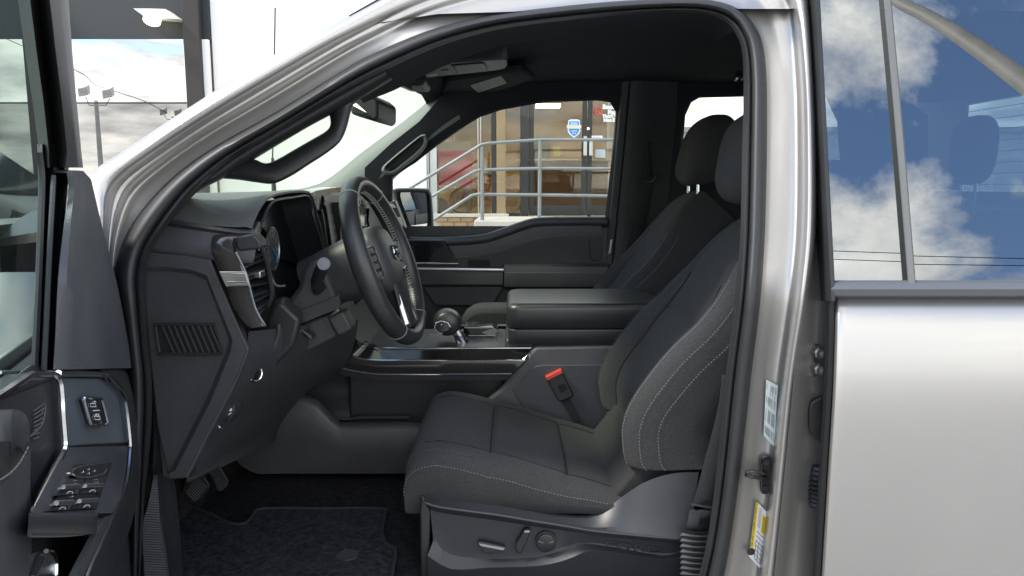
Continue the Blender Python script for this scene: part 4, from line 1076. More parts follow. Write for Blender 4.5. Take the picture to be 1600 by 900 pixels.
# driver-side lower fascia (knee panel), switch strip, head-lamp knob
NE = [(388,518),(387,546),(383,560),(366,600),(329,671),(292,746),(300,752)]
FE = [(560,500),(555,530),(545,560),(530,580),(480,612),(440,660),(430,690)]
a, b = cr(NE, 4), cr(FE, 4)
rows = [[V(*mixp(p, q_, t), d) for p, q_ in zip(a, b)] for t, d in ((0, .150), (.1, .19), (.35, .32), (.7, .52), (1.0, .72))]
MB().loft(rows).build('knee_panel', plastic, dash, smooth=50)
fas = [(415,508),(425,478),(436,470),(446,476),(470,500),(460,540),(420,585),(404,592),(388,585),(384,555),(388,520),(396,512)]
MB().prism([V(x, y, .30) for x, y in fas], (-.02, .1, 0)).build('lower_fascia', plastic_d, dash, bevel=0.01)
bl_ = [(437,503),(436,520),(428,545),(417,570),(405,586)]
rows = [[V(x, y, .268) + Vector((dx_, 0, 0)) for dx_, d in ((-.012 - .006*math.sin(i), .0), (0, 0), (.006, 0))] for i, (x, y) in enumerate(cr(bl_, 4))]
blr = [(438,505),(437.5,521),(430,546),(419,571),(406,588)]
b2 = [(430,512),(429,525),(419,545),(411,556),(408,575)]
rows = [[V(*p, .27), V(*mixp(p, q_, .5), .262), V(*q_, .27), V(*q_, .30)] for p, q_ in zip(cr(blr, 4), cr(b2, 4))]
MB().loft(rows).build('fascia_blade', plastic_g, dash, smooth=50)
kb = V(392, 583, .235)
ax = Vector((.80, -.52, .10)).normalized()
k_ = MB().lathe(kb, ax, [(.020, -.02), (.022, .0), (.020, .012), (.0165, .016), (.0165, .012)], 24).build('headlamp_knob', plastic_d, dash)
MB().tube([kb + ax*.0155 + (ax.orthogonal().normalized()*math.cos(t) + ax.cross(ax.orthogonal().normalized())*math.sin(t))*.0165 for t in [i*math.pi/12 for i in range(24)]], .0022, 6, True).build('knob_ring', chrome, k_)
MB().obox(kb + ax*.016, ax*.006, ax.cross(Vector((0, 0, 1)))*.004, (0, 0, .013)).build('knob_grip', gloss, k_)
ic = MB()
for x, y in ((393,542),(401,538),(409,531),(416,529)):
    ic.disc(V(x, y, .292), (.5, -1, 0), .0024, .001, 8)
    ic.tube([V(x+1.5, y-3, .292), V(x+2.2, y-.5, .292)], .0011, 4)
ic.build('switch_icons', white, dash)
pbk = MB().prism([V(x, y, .20) for x, y in ((352,652),(357,636),(364,630),(366,642),(360,655),(354,662))], (.01, .02, 0)).build('parking_brake_switch', plastic_d, dash, bevel=0.002)
ic = MB(); ic.disc(V(360, 640, .196), (.3, -1, 0), .0036, .001, 10); ic.tube([V(357, 648, .196), V(361, 645, .196)], .0014, 4); ic.build('brake_icon', white, pbk)
MB().tube([V(x, y, .185) for x, y in ((340,664),(344,669),(348,669))], .0022, 5).build('release_edge', satin, dash)

# ---------------- steering column and wheel
c1 = [(443,478),(455,463),(466,448),(470,432),(473,420),(482,411),(497,406),(512,424),(518,440),(531,480),(443,516),(440,500)]
sc_ = MB().prism([V(x, y, .42) for x, y in c1], (0, .16, 0)).build('steering_column', plastic, truck, bevel=0.012, smooth=40, label='charcoal steering column shroud')
MB().prism([V(x, y, .415) for x, y in ((446,505),(468,486),(530,461),(532,481),(445,516))], (0, .003, 0)).build('shroud_band', plastic, sc_, bevel=0.001)
MB().prism([V(x, y, .44) for x, y in ((432,522),(445,515),(512,491),(528,525),(450,566),(425,560))], (0, .12, 0)).build('column_skirt', plastic, sc_, bevel=0.008)
MB().prism([V(x, y, .41) for x, y in ((511,498),(536,486),(551,514),(528,526))], (0, .06, 0)).build('skirt_block', plastic, sc_, bevel=0.006)
lv = MB().prism([V(x, y, .40) for x, y in ((466,516),(470,513),(478,518),(489,525),(488,531),(478,526))], (0, .03, 0)).build('tilt_lever', plastic_d, sc_, bevel=0.003)
MB().tube([V(x, y, .398) for x, y in ((469,513),(477,520),(487,529))], .0022, 6).build('lever_edge', satin, sc_)
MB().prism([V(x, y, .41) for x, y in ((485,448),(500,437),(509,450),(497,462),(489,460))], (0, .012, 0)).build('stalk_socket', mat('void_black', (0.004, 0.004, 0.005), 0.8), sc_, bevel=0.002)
p1, p2, p3 = V(497, 456, .44), V(494, 440, .37), V(506, 412.5, .27)
st_ = MB().tube([p1, p2, (p2*.5+p3*.5), p3], [.012, .013, .0150, .0150], 18).build('turn_stalk', plastic_d, sc_, smooth=50)
sd_ = (p3 - p2).normalized()
MB().lathe(p3, (sd_*.35 + Vector((.05, -1, .1))).normalized(), [(.0145, -.002), (.0145, .003), (.0130, .0055), (.001, .006)], 24).build('stalk_end', mat('stalk_grey', (0.13, 0.135, 0.15), 0.5), sc_, smooth=30)

WC = V(602, 407, .50); WH = Vector((.085, .9964, 0)); WV_ = Vector((-.325, .0277, .945)).normalized(); WN = WH.cross(WV_); WN = WN if WN.x > 0 else -WN
RW = .196
def wp(h, v, n_=0.0): return WC + WH*h + WV_*v + WN*n_
sw = MB(); seg = 64; rows = []
for i in range(seg):
    a = 2*math.pi*i/seg
    ca, sa = math.cos(a), math.sin(a)
    k = .0212 + .0015*abs(ca)**6
    rr_ = RW*(1 + .0*sa)
    vflat = 1.0
    row = []
    for j in range(16):
        t = 2*math.pi*j/16
        dr = math.cos(t)*k*.92; dn = math.sin(t)*k*1.12
        row.append(wp((rr_+dr)*ca, (rr_+dr)*sa*1.02, dn))
    rows.append(row)
sw.loft(rows, cu=True, cv=True)
wheel_ = sw.build('steering_wheel', leather, truck, smooth=80, label='black leather steering wheel')
for i in (10, 22, 42, 54):
    a_ = 2*math.pi*i/seg
    MB().tube([wp((RW+.0200*math.cos(t))*math.cos(a_), (RW+.0200*math.cos(t))*math.sin(a_)*1.02, .0241*math.sin(t)) for t in [k*math.pi/8 for k in range(16)]], .0012, 5, True).build('rim_seam', inkg, wheel_)
# lacing on the inside of the rim
lc = MB()
for rng_ in ((-28, 32), (-56, -32), (34, 84), (96, 150), (150, 210)):
    a = rng_[0]
    while a < rng_[1]:
        def lp(ang, s):
            ca, sa = math.cos(rad(ang)), math.sin(rad(ang)); r0 = RW - (.0212 + .0015*abs(ca)**6)*.92 - .0003
            return wp(r0*ca + 0, r0*sa*1.02, s)
        lc.tube([lp(a, -.0060), lp(a+1.8, .0060)], .00095, 4); lc.tube([lp(a+1.8, -.0060), lp(a+.3, .0060)], .00095, 4)
        a += 2.7
lc.build('rim_lacing', mat('lacing_grey', (0.30, 0.30, 0.29), 0.8), wheel_, kind='stuff')
# hub: airbag pad
hub = [( .085*math.copysign(abs(math.cos(t))**.75, math.cos(t)), .012 + (.080 if math.sin(t) > 0 else .098)*math.copysign(abs(math.sin(t))**.8, math.sin(t))) for t in [2*math.pi*i/36 for i in range(36)]]
rows = [[wp(h*s, .0 + v*s, n_) for h, v in hub] for s, n_ in ((.80, -.055), (.98, -.03), (1.0, -.008), (.96, .008), (.82, .018), (.5, .025), (.15, .027))]
hb = MB().loft(rows, cv=True, caps=True).build('airbag_pad', plastic, wheel_, smooth=60)
for s in (-1, 1):
    rows = []
    for t in (0, .25, .5, .75, 1.0):
        h = s*(.070 + .115*t); w_ = .042 - .010*t if t < 1 else .040; nn = .002 - .004*t
        rows.append([wp(h, .005 + w_*math.cos(q_), nn - .010 + .014*math.sin(q_)) for q_ in [k*math.pi/8 for k in range(16)]])
    MB().loft(rows, cv=True, caps=True).build('spoke', plastic_d, wheel_, smooth=60)
    bz = []
    for i in range(24):
        t = 2*math.pi*i/24
        h = .112 + .030*math.copysign(abs(math.cos(t))**.6, math.cos(t)); v = .004 + .040*math.copysign(abs(math.sin(t))**.6, math.sin(t))
        bz.append(wp(s*h, v, .008))
    MB().tube(bz, .0024, 6, True).build('button_bezel', satin, wheel_)
    for k in range(4):
        v = .033 - .0195*k
        MB().obox(wp(s*.112, v, .0045), WH*.022, WV_*.0078, WN*.004).build('wheel_button', plastic_d, wheel_, bevel=0.002)
        MB().obox(wp(s*.112, v, .0089), WH*.005, WV_*.0018, WN*.0005).build('button_icon', plastic_g, wheel_)
# lower spoke with silver insert
rows = []
for v, w_, nn in ((-.06, .050, .012), (-.10, .046, .008), (-.14, .050, .003), (-.175, .062, 0)):
    rows.append([wp(w_*math.cos(q_), v, nn + .016*math.sin(q_)) for q_ in [k*math.pi/8 for k in range(16)]])
MB().loft(rows, cv=True, caps=True).build('spoke', plastic_d, wheel_, smooth=60)
for s in (-1, 1):
    rows = []
    for v, h0, h1, nn in ((-.075, .030, .046, .016), (-.105, .024, .044, .016), (-.135, .024, .050, .016), (-.163, .030, .058, .017), (-.172, .036, .052, .016)):
        rows.append([wp(s*h0, v, nn-.006), wp(s*(h0+.003), v, nn), wp(s*(h1-.003), v, nn), wp(s*h1, v, nn-.008)])
    MB().loft(rows, caps=True).build('spoke_insert', satin, wheel_, smooth=40)
em = MB(); ec = wp(.004, .012, .0275)
em.lathe(ec, WN, [(.0195, -.002), (.0195, .002), (.0165, .0025), (.0160, .0012)], 28, WH)
emo = em.build('wheel_emblem', mat('emblem_dark', (0.05, 0.055, 0.06), 0.3, 0.6), wheel_, smooth=30)
e2 = MB(); e2.tube([ec + WN*.0022 + WH*.0182*math.cos(t) + WV_*.0182*math.sin(t) for t in [k*math.pi/14 for k in range(28)]], .0013, 5, True)
e2.tube([ec + WN*.0026 + WH*x + WV_*y for x, y in ((-.011, -.002), (-.008, .007), (-.002, .009), (.001, .003), (-.003, -.004), (.002, -.007), (.008, -.003), (.010, .004))], .0019, 5)
e2.build('emblem_script', chrome, emo)
# shroud behind the hub, and dark boot under it
rows = []
for cx_, cyp, hw, hh in ((WC + WN*-.02, 0, .088, .088), (WC + WN*-.07, 0, .086, .080), (WC + WN*-.14, 0, .078, .070), (WC + WN*-.20 , 0, .070, .062)):
    rows.append([cx_ + WH*hw*math.copysign(abs(math.cos(t))**.7, math.cos(t)) + WV_*(hh*math.copysign(abs(math.sin(t))**.7, math.sin(t)) + .006) for t in [2*math.pi*i/32 for i in range(32)]])
MB().loft(rows, cv=True, caps=True).build('hub_shroud', plastic, wheel_, smooth=60)

# ---------------- centre stack
stk_ = MB()
b = MB()
b.loft([[(-.545, Yv, 1.452), (-.535, Yv, 1.40), (-.52, Yv, 1.25), (-.50, Yv, 1.08), (-.44, Yv, 1.0)] for Yv in (.82, .9, 1.1, 1.25, 1.30)])
cs = b.build('centre_stack', plastic_d, truck, smooth=40, label='gloss black centre stack with screen and vents')
sc1 = [VX(x, y, -.548) for x, y in ((487,302),(497,297),(520,293),(534,292),(536,300),(514,306),(507,318),(504,335),(491,325))]
MB().prism(sc1, (-.05, 0, 0)).build('stack_cap', gloss, cs, bevel=0.004)
MB().tube([VX(x, y, -.545) for x, y in cr([(487,330),(493,350),(500,375),(509,410)], 3)], .0022, 6).build('chrome_edge', satin, cs)
MB().tube([VX(x, y, -.540) for x, y in cr([(503,328),(507,350),(512,385),(516,402)], 3)], .0022, 6).build('chrome_edge', satin, cs)
for yb, ye in ((.905, .985), (1.20, 1.27)):
    x0, x1 = VX(512, 340, -.535), 0
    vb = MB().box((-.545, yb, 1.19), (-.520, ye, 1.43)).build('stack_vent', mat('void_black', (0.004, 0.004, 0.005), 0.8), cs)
    for i in range(8):
        z = 1.205 + .029*i
        MB().obox((-.518, (yb+ye)/2, z), (.010, 0, -.002), (0, (ye-yb)/2*.96, 0), (.0005, 0, .0035)).build('louvre', plastic_d, vb)
    MB().obox((-.508, (yb+ye)/2, 1.315), (.006, 0, 0), (0, .014, 0), (0, 0, .007)).build('vent_tab', satin, vb, bevel=0.002)
    MB().tube([(-.515, y, z) for y, z in ((yb-.006, 1.18), (yb-.006, 1.44), (ye+.006, 1.44), (ye+.006, 1.18))], .0035, 6, True).build('vent_frame', satin, vb)
MB().box((-.515, 1.0, 1.10), (-.50, 1.19, 1.42)).build('touch_screen', mat('screen_black', (0.010, 0.011, 0.012), 0.08, coat=0.5), cs, bevel=0.006)
b = MB(); b.loft([[(-.50, Yv, 1.405), (-.505, Yv, 1.36), (-.49, Yv, 1.25), (-.51, Yv, 1.12), (-.60, Yv, 1.0)] for Yv in (1.28, 1.4, 1.55, 1.70)])
pf = b.build('passenger_fascia', mat('fascia_satin', (0.075, 0.085, 0.082), 0.35, 0.1), dash, smooth=60)
pv = V(619, 338, 1.60)
MB().obox(pv, (.020, 0, -.055), (0, .03, 0), (.02, 0, .008)).build('air_vent', plastic_d, dash, bevel=0.004)
MB().obox(V(624, 347, 1.565), (.006, 0, -.018), (0, .004, 0), (.010, 0, .002)).build('vent_tab', satin, dash, bevel=0.001)
MB().obox(V(614, 322, 1.565), (.006, 0, -.007), (0, .003, 0), (.007, 0, .001)).build('vent_tab', satin, dash, bevel=0.001)
# ================================================================== centre console
con = MB()
con.box((-.02, .82, .60), (.50, 1.14, 1.03))
con.box((-.50, .86, .60), (-.021, 1.14, .955))
console = con.build('centre_console', plastic_d, truck, bevel=0.01, label='wide centre console with padded armrest lid')
# side panel behind the buckle
cp = [(705,655),(735,646),(783,606),(832,545),(836,540),(1040,536),(1010,720),(830,720)]
MB().prism([V(x, y, .795) for x, y in cp], (0, .03, 0)).build('side_panel', plastic_g, console, bevel=0.012)
MB().prism([V(x, y, .790) for x, y in cr([(800,607),(824,582),(836,572),(850,570),(1010,570),(985,700),(850,700)], 1)], (0, .006, 0)).build('side_inset', mat('inset_grey', (0.045, 0.048, 0.055), 0.55, 0, .15, 500, .1, 6), console, bevel=0.003)
# armrest lid and bin
def rbox(x0, x1, y0, y1, z0, z1, rz, rxy, m, name, parent, nz=6, top_r=None):
    rows = []; seq = []
    for i in range(nz+1):
        a = math.pi/2*i/nz; seq.append((z1 - rz + rz*math.sin(a), rz*(1-math.cos(a))))
    seq = [(z0, .004), (z0+.004, 0)] + seq
    for z, insx in seq:
        r = []; X0, X1, Y0, Y1 = x0+insx, x1-insx, y0+insx, y1-insx
        rr = rxy
        for cx_, cy2, a0 in ((X1-rr, Y1-rr, 0), (X0+rr, Y1-rr, 90), (X0+rr, Y0+rr, 180), (X1-rr, Y0+rr, 270)):
            for k in range(6):
                a = rad(a0 + 18*k); r.append((cx_+rr*math.cos(a), cy2+rr*math.sin(a), z))
        rows.append(r)
    return MB().loft(rows, cv=True, caps=True).build(name, m, parent, smooth=60)
rbox(-.012, .46, .795, 1.12, 1.015, 1.064, .006, .03, leather, 'armrest_bin', console)
rbox(-.016, .46, .790, 1.125, 1.066, 1.140, .020, .035, leather, 'armrest_lid', console)
sp_ = [(-.0145, .95, 1.105), (-.0145, .85, 1.108), (-.010, .826, 1.112), (.005, .803, 1.120), (.03, .7945, 1.129), (.08, .7945, 1.1305), (.45, .7945, 1.1305)]
dashes(cr(sp_, 8), .0042, .0030, .0012, 'armrest_stitching', console, lift=Vector((0, -.0035, .0022)))
MB().tube([V(979, 452, 1.10), V(987, 460, 1.0), V(993, 468, .9), V(999, 479, .80)], .002, 5).build('lid_piping', thread, console)
# gloss rail with three bright lines
top = [(544,500),(548,520),(562,536),(578,537),(590,541),(604,544),(700,544),(830,543.5)]
mid = [(534,500),(540,526),(546,550),(559,558.5),(587,563),(640,563),(730,563),(821,562.5)]
low = [(512,500),(513,532),(519,561),(535,574.5),(570,582),(600,584.5),(700,585),(799,584.5)]
und = [(505,505),(505,540),(510,568),(530,584),(570,592),(600,594),(700,594),(790,594)]
rowT, rowM, rowL, rowU = [cr(q_, 5) for q_ in (top, mid, low, und)]
def dY(i, n_): 
    t = i/(n_-1); return max(0, .30 - t)*.9
def lrow(r, d): return [V(x, y, d) for i, (x, y) in enumerate(r)]
rl = MB().loft([lrow(rowT, .86), lrow(rowT, .815), lrow(rowM, .785)]).build('upper_rail', gloss, console, smooth=40)
MB().loft([lrow(rowM, .786), lrow([mixp(a, b, .5) for a, b in zip(rowM, rowL)], .783), lrow(rowL, .792)]).build('lower_rail', wood, console, smooth=40)
MB().loft([lrow(rowL, .793), lrow(rowU, .800), lrow(rowU, .84)]).build('rail_base', plastic, console, smooth=40)
for r, d, rr in ((rowT, .812, .0024), (rowM, .7835, .0022), (rowL, .790, .0022)):
    MB().tube(lrow(r[8:], d), rr, 6).build('bright_line', chrome, console)
MB().tube([V(818, 562, .784), V(826, 553, .79), V(831, 543.5, .812)], .002, 6).build('bright_line', chrome, console)
MB().tube([V(x, y, .80) for x, y in ((565,538),(572,533),(577,538),(590,541))], .0022, 5).build('bright_line', chrome, console)
# deck, far rail, cup holder, shifter gate
MB().loft([[V(x, y, d) for x in (560, 640, 720, 800)] for y, d in ((546, .83), (536, .90), (522, 1.02), (514, 1.10))]).build('console_deck', plastic_d, console)
MB().tube([V(716, 508.5, 1.12), V(800, 508, 1.12)], .0035, 6).build('bright_line', satin, console)
MB().prism([V(x, y, 1.10) for x, y in ((668,523),(712,523),(712,533),(668,533))], (0, .02, 0)).build('gate_trim', satin, console)
for y in (524, 529, 537):
    MB().tube([V(672, y, 1.0), V(708, y, 1.0)], .0028, 6).build('gate_bar', satin, console)
ch_ = MB().prism([V(x, y, .98) for x, y in ((724,511),(770,511),(777,516),(775,531),(724,532))], (0, .10, 0)).build('cup_holder', gloss, console, bevel=0.004)
MB().tube([V(x, y, .975) for x, y in ((726,512),(770,512),(776.5,517),(774.5,530))], .0018, 6).build('holder_edge', satin, ch_)
for y in (524, 530.5):
    MB().tube([V(732, y, .972), V(774, y, .972)], .0016, 6).build('holder_edge', satin, ch_)
MB().prism([V(x, y, .972) for x, y in ((764,515),(776,514),(774,527),(752,520))], (0, .004, 0)).build('holder_facet', mat('facet_grey', (0.16, 0.18, 0.18), 0.25, 0.5), ch_)
MB().prism([V(x, y, .96) for x, y in ((757,538),(775,534),(795,530),(795,543),(757,543))], (0, .10, 0)).build('deck_pad', plastic_g, console)
MB().tube([V(x, y, .955) for x, y in ((776,520),(775,536),(774,543))], .0016, 5).build('deck_edge', satin, console)
MB().tube([V(x, y, .85) for x, y in ((795.5,522),(795,534),(794.5,543))], .002, 5).build('deck_edge', satin, console)
# gear selector
gk = V(699, 503, .92)
ga = Vector((.10, -.93, .05)).normalized()
gs = MB().lathe(gk + ga*-.045, ga, [(.012, -.012), (.030, -.006), (.040, .012), (.0425, .035), (.0415, .060), (.036, .078), (.030, .086)], 26, Vector((1, 0, 0)), 1.05).build('gear_selector', leather, console, smooth=60, label='gear selector with black grip and gloss thumb panel')
pts = [(679,513),(681,505),(690,501.5),(700,504),(704,511),(702,517),(691,521),(685,520)]
fc = MB().prism([V(x, y, .872) for x, y in pts], (0, .03, 0)).build('thumb_panel', gloss, gs, bevel=0.003) if False else None
tp = MB().prism([V(x, y, .828) for x, y in pts], (0, .03, 0)).build('thumb_panel', gloss, console, bevel=0.003)
MB().tube([V(x, y, .8275) for x, y in ((679,513),(681,505),(690,501.5),(700,504),(704,511))], .0022, 6).build('panel_edge', chrome, tp)
MB().tube([V(x, y, .8275) for x, y in ((679,512),(685,520),(691,521))], .0018, 6).build('panel_edge', chrome, tp)
MB().disc(V(690, 507, .8268), (0, -1, 0), .0016, .0006, 8).build('button_icon', white, tp)
MB().prism([V(x, y, .90) for x, y in ((704,514),(712,503),(733,538),(715,542))], (0, .03, 0)).build('selector_shaft', gloss, console, bevel=0.004)
MB().prism([V(x, y, .897) for x, y in ((711,514),(715,513.5),(728,537),(724,538))], (0, .004, 0)).build('shaft_chrome', chrome, console)
MB().prism([V(x, y, .897) for x, y in ((714,532),(724,538),(716,539))], (0, .004, 0)).build('shaft_chrome', satin, console)
MB().lathe(V(724, 543, .92), (0, 0, 1), [(.035, -.02), (.034, .0), (.026, .006), (.012, .008)], 20).build('selector_boot', plastic_d, console)
MB().prism([V(x, y, 1.20) for x, y in cr([(714,516),(719,503),(727,491),(738,484),(752,481),(800,480.5),(840,481),(840,516)], 1)], (0, .14, 0)).build('knee_pad', cloth2, console, bevel=.02)
# cable end on the tray
MB().tube([V(x, y, .90) for x, y in cr([(566,540),(574,536),(590,544),(600,545)], 3)], .0022, 5).build('charging_lead', thread, console)

# lower console side with its ledge, open tray above it
lt = [(360,700),(385,655),(418,627),(441,616.5),(472,616),(496,624),(510,637),(523,651),(531,657),(540,659.5),(640,659.5),(760,659.5)]
li = [(365,706),(392,662),(422,637),(443,629),(468,629),(492,638),(506,652),(519,666),(528,671),(540,673),(640,673),(760,673)]
lb_ = [(371,721),(380,730),(402,740),(430,740),(460,740),(490,740),(510,740),(530,740),(550,740),(565,740),(640,740),(760,740)]
a, b, c_ = cr(lt, 4), cr(li, 4), cr(lb_, 4)
MB().loft([[V(x, y, .86) for x, y in a], [V(x, y, .80) for x, y in a], [V(*mixp(p, q_, .5), .775) for p, q_ in zip(a, b)], [V(x, y, .767) for x, y in b], [V(*mixp(p, q_, .5), .770) for p, q_ in zip(b, c_)], [V(x, y, .785) for x, y in c_]]).build('lower_side', plastic_g, console, smooth=50)
MB().loft([[V(x, y, d) for x in (430, 480, 560, 660, 780)] for y, d in ((560, .89), (600, .905), (622, .90), (640, .868), (655, .862), (664, .90))]).build('tray_back', plastic_d, console, smooth=50)
MB().tube([V(x, y, .845) for x, y in cr([(520,650),(540,655),(570,652),(640,652)], 4)], .005, 6).build('tray_lip', plastic, console)

# ================================================================== pedals, buckle
bp = [(284,770),(287,757),(296,746),(306,740),(320,744),(328,757),(327,765),(318,779),(303,788),(297,786)]
pd = MB().prism([V(x, y, .47) for x, y in bp], (-.015, .02, 0)).build('brake_pedal', rubber, truck, bevel=0.004, label='square ribbed brake pedal')
t_ = MB()
for i in range(9):
    f_ = i/8
    t_.tube([V(291 + 15*f_, 769 - 24*f_ + 0, .466), V(306 + 17*f_, 783 - 22*f_, .466)], .0014, 4)
t_.build('pedal_ribs', plastic_d, pd)
MB().tube([V(308, 750, .48), V(290, 715, .50), V(270, 660, .50)], .011, 8).build('pedal_arm', plastic_d, pd)
ap_ = [(324,737),(338,727),(347,733),(358,752),(356,760),(345,769),(339,767),(334,752)]
pa = MB().prism([V(x, y, .62) for x, y in ap_], (-.012, .015, 0)).build('accelerator_pedal', plastic, truck, bevel=0.004)
MB().tube([V(336, 735, .63), V(320, 700, .63), V(310, 660, .63)], .010, 8).build('pedal_arm', plastic_d, pa)
bq = [(853,590),(877,578.5),(896,616),(894,621),(877,628),(871,625)]
bu = MB().prism([V(x, y, .772) for x, y in bq], (0, .022, 0)).build('belt_buckle', plastic_d, truck, bevel=0.004, label='black belt buckle with red release button')
MB().prism([V(x, y, .768) for x, y in ((852,589.5),(877,577.5),(880,583),(855,595))], (0, .028, 0)).build('release_button', red, bu, bevel=0.0015)
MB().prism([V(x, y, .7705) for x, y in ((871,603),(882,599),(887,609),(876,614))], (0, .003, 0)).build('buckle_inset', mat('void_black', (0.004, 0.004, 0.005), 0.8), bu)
MB().prism([V(x, y, .775) for x, y in ((879,628),(890,623),(908,655),(898,662))], (0, .006, 0)).build('buckle_strap', webbing, bu)
MB().prism([V(x, y, .76) for x, y in ((937,664),(948,659),(951,662),(939,667))], (0, .01, 0)).build('seat_rail_tip', satin, truck)

# ================================================================== driver seat
def seat_cushion(name, Y0, Y1, xs, parent, m=cloth):
    """xs: stations (x, top z); grid runs near bottom -> near bolster -> middle -> far bolster -> far bottom"""
    w_ = Y1 - Y0
    rows = []
    zb = .738
    for x, zt, dip in xs:
        for s0, s1, am in ((-.20, -.051, .004), (-.051, .130, .005), (.130, .27, .004)):
            if s0 < x < s1: zt += am*math.sin((x-s0)/(s1-s0)*math.pi)**.6
        h = zt - zb
        k = min(1, h/.10)
        def P(f, dz): return Vector((x, Y0 + f*w_, max(zb, zt - dz*k)))
        r = [Vector((x, Y0+.035*w_, zb)), Vector((x, Y0+.006*w_, zb + .25*max(0, h-.05))), P(-.005, .060), P(.0, .040), P(.018, .022), P(.045, .010), P(.085, .001), P(.112, .001+dip*.2), P(.128, .007 + dip*.6), P(.145, .004+dip), P(.20, .001+dip), P(.35, -.002+dip), P(.5, -.003+dip), P(.65, -.002+dip), P(.80, .001+dip), P(.838, .004+dip), P(.852, .007+dip*.6), P(.866, .001+dip*.2), P(.90, -.002), P(.95, .004), P(.985, .020), P(1.005, .050), Vector((x, Y0+1.0*w_, zb + .25*max(0, h-.05))), Vector((x, Y0+.97*w_, zb))]
        rows.append(r)
    o = MB().loft(rows, caps=True).build(name, m, parent, smooth=80, sub=1)
    return o, rows
XS = [(-.232, .800, 0), (-.243, .822, 0), (-.243, .846, 0), (-.236, .868, 0), (-.222, .885, 0), (-.200, .895, 0), (-.17, .897, 0), (-.13, .889, 0), (-.09, .880, 0), (-.064, .874, 0), (-.057, .872, .002), (-.051, .871, .011), (-.045, .870, .002), (-.038, .868, 0), (0, .857, 0), (.05, .840, 0), (.10, .825, 0), (.118, .819, 0), (.125, .817, .001), (.130, .8155, .011), (.135, .814, .001), (.142, .812, 0), (.18, .799, 0), (.22, .785, 0), (.26, .772, .004), (.30, .765, .008), (.34, .762, .01)]
dseat, R1 = seat_cushion('driver_seat', .248, .765, XS, truck)
dseat['label'] = 'charcoal cloth driver seat with light stitching'
dashes([r[3] for r in R1[1:24]], .0040, .0035, .0006, 'cushion_stitching', dseat, lift=Vector((0, -.0018, .0006)))
dashes([r[5] + Vector((0, 0, 0)) for r in R1[2:9]], .0045, .0035, .0004, 'cushion_stitching', dseat, lift=Vector((-.001, -.001, .001)), m=mat('dim_thread', (0.10, 0.10, 0.10), .9))
MB().tube([r[8] + Vector((0, 0, .0012)) for r in R1[5:25]], .0016, 5).build('cushion_seam', thread_d, dseat)
MB().tube([r[16] + Vector((0, 0, .0012)) for r in R1[5:25]], .0016, 5).build('cushion_seam', thread_d, dseat)

for k in (11, 19):
    MB().tube([R1[k][j] + Vector((0, 0, .0035)) for j in range(9, 16)], .0018, 5).build('cushion_seam', thread_d, dseat)
# backrest
CREST = [(.275, .846), (.262, .850), (.253, .872), (.249, .905), (.248, .940), (.262, .99), (.298, 1.050), (.350, 1.118), (.405, 1.172), (.450, 1.222), (.490, 1.275), (.525, 1.325), (.560, 1.370), (.600, 1.402), (.640, 1.418)]
def backrest(name, yc, parent, m, dx=0.0, dz=0.0):
    C_ = cr(CREST, 3); rows = []; n_ = len(C_)
    for i, (x, z) in enumerate(C_):
        a = C_[max(0, i-1)]; b = C_[min(n_-1, i+1)]
        T = Vector((b[0]-a[0], 0, b[1]-a[1])).normalized(); Nf = Vector((-T.z, 0, T.x))
        tb_ = ((.80, -.02), (.846, -.02), (.94, .08), (1.0, .25), (1.06, .5), (1.12, .72), (1.2, .85), (1.3, .9), (1.45, .9))
        for (za, sa_), (zb_, sb_) in zip(tb_, tb_[1:]):
            if za <= z <= zb_: Nf = Vector((-1, 0, sa_ + (sb_-sa_)*(z-za)/(zb_-za))).normalized()
        hw = .252
        if z > 1.16: hw = .252 - .165*((z-1.16)/.26)**1.6
        r = .043*min(1, max(.15, (z-.78)/.10))
        if z > 1.10: r = .043 - .043*min(1, (z-1.10)/.20)
        th = .25 - .08*max(0, (z-1.0)/.3) if z < 1.3 else .17
        dip = .010*math.exp(-((z-1.172)/.008)**2)
        P = Vector((x+dx, yc, z+dz))
        def Q(f, d): return P + Vector((0, f*hw, 0)) - Nf*d
        s = 1 if z < 1.25 else 1 - .6*min(1, (z-1.25)/.12)
        rows.append([Q(-.90, th), Q(-.985, th*.8), Q(-1.0, .078), Q(-1.0, .055), Q(-.99, .036), Q(-.96, .015), Q(-.905, .002), Q(-.86, .0), Q(-.80, .006*s), Q(-.74, .016*s), Q(-.685, .7*r), Q(-.662, .95*r+.003*s), Q(-.645, r), Q(-.5, r+dip), Q(-.25, r*1.06+dip), Q(0, r*1.08+dip), Q(.25, r*1.06+dip), Q(.5, r+dip), Q(.645, r), Q(.662, .95*r+.003*s), Q(.685, .7*r), Q(.74, .016*s), Q(.80, .006*s), Q(.86, 0), Q(.905, .002), Q(.955, .013), Q(.985, .030), Q(1.0, .058), Q(1.0, .10), Q(.985, th*.8), Q(.90, th)])
    o = MB().loft(rows, cv=True, caps=True).build(name, m, parent, smooth=80, sub=1)
    return o, rows
bo, R2 = backrest('backrest', .500, dseat, cloth)
off = lambda r, j: (r[j] - r[15]).normalized()
dashes([r[6] + (r[6]-r[8]).normalized()*.0015 for r in R2[4:31]], .0042, .0036, .0006, 'back_stitching', dseat)
dashes([r[4] + Vector((-.0004, -.0022, 0)) for r in R2[2:32]], .0042, .0036, .0006, 'back_stitching', dseat)
dashes([r[2] + Vector((-.0004, -.0022, 0)) for r in R2[2:27]], .0042, .0036, .0006, 'back_stitching', dseat)
dashes([r[24] + Vector((-.0015, .0005, .001)) for r in R2[10:30]], .0042, .0036, .0006, 'back_stitching', dseat)
MB().tube([r[11] + Vector((-.0025, 0, .0015)) for r in R2[5:30]], .0022, 5).build('back_seam', thread_d, dseat)
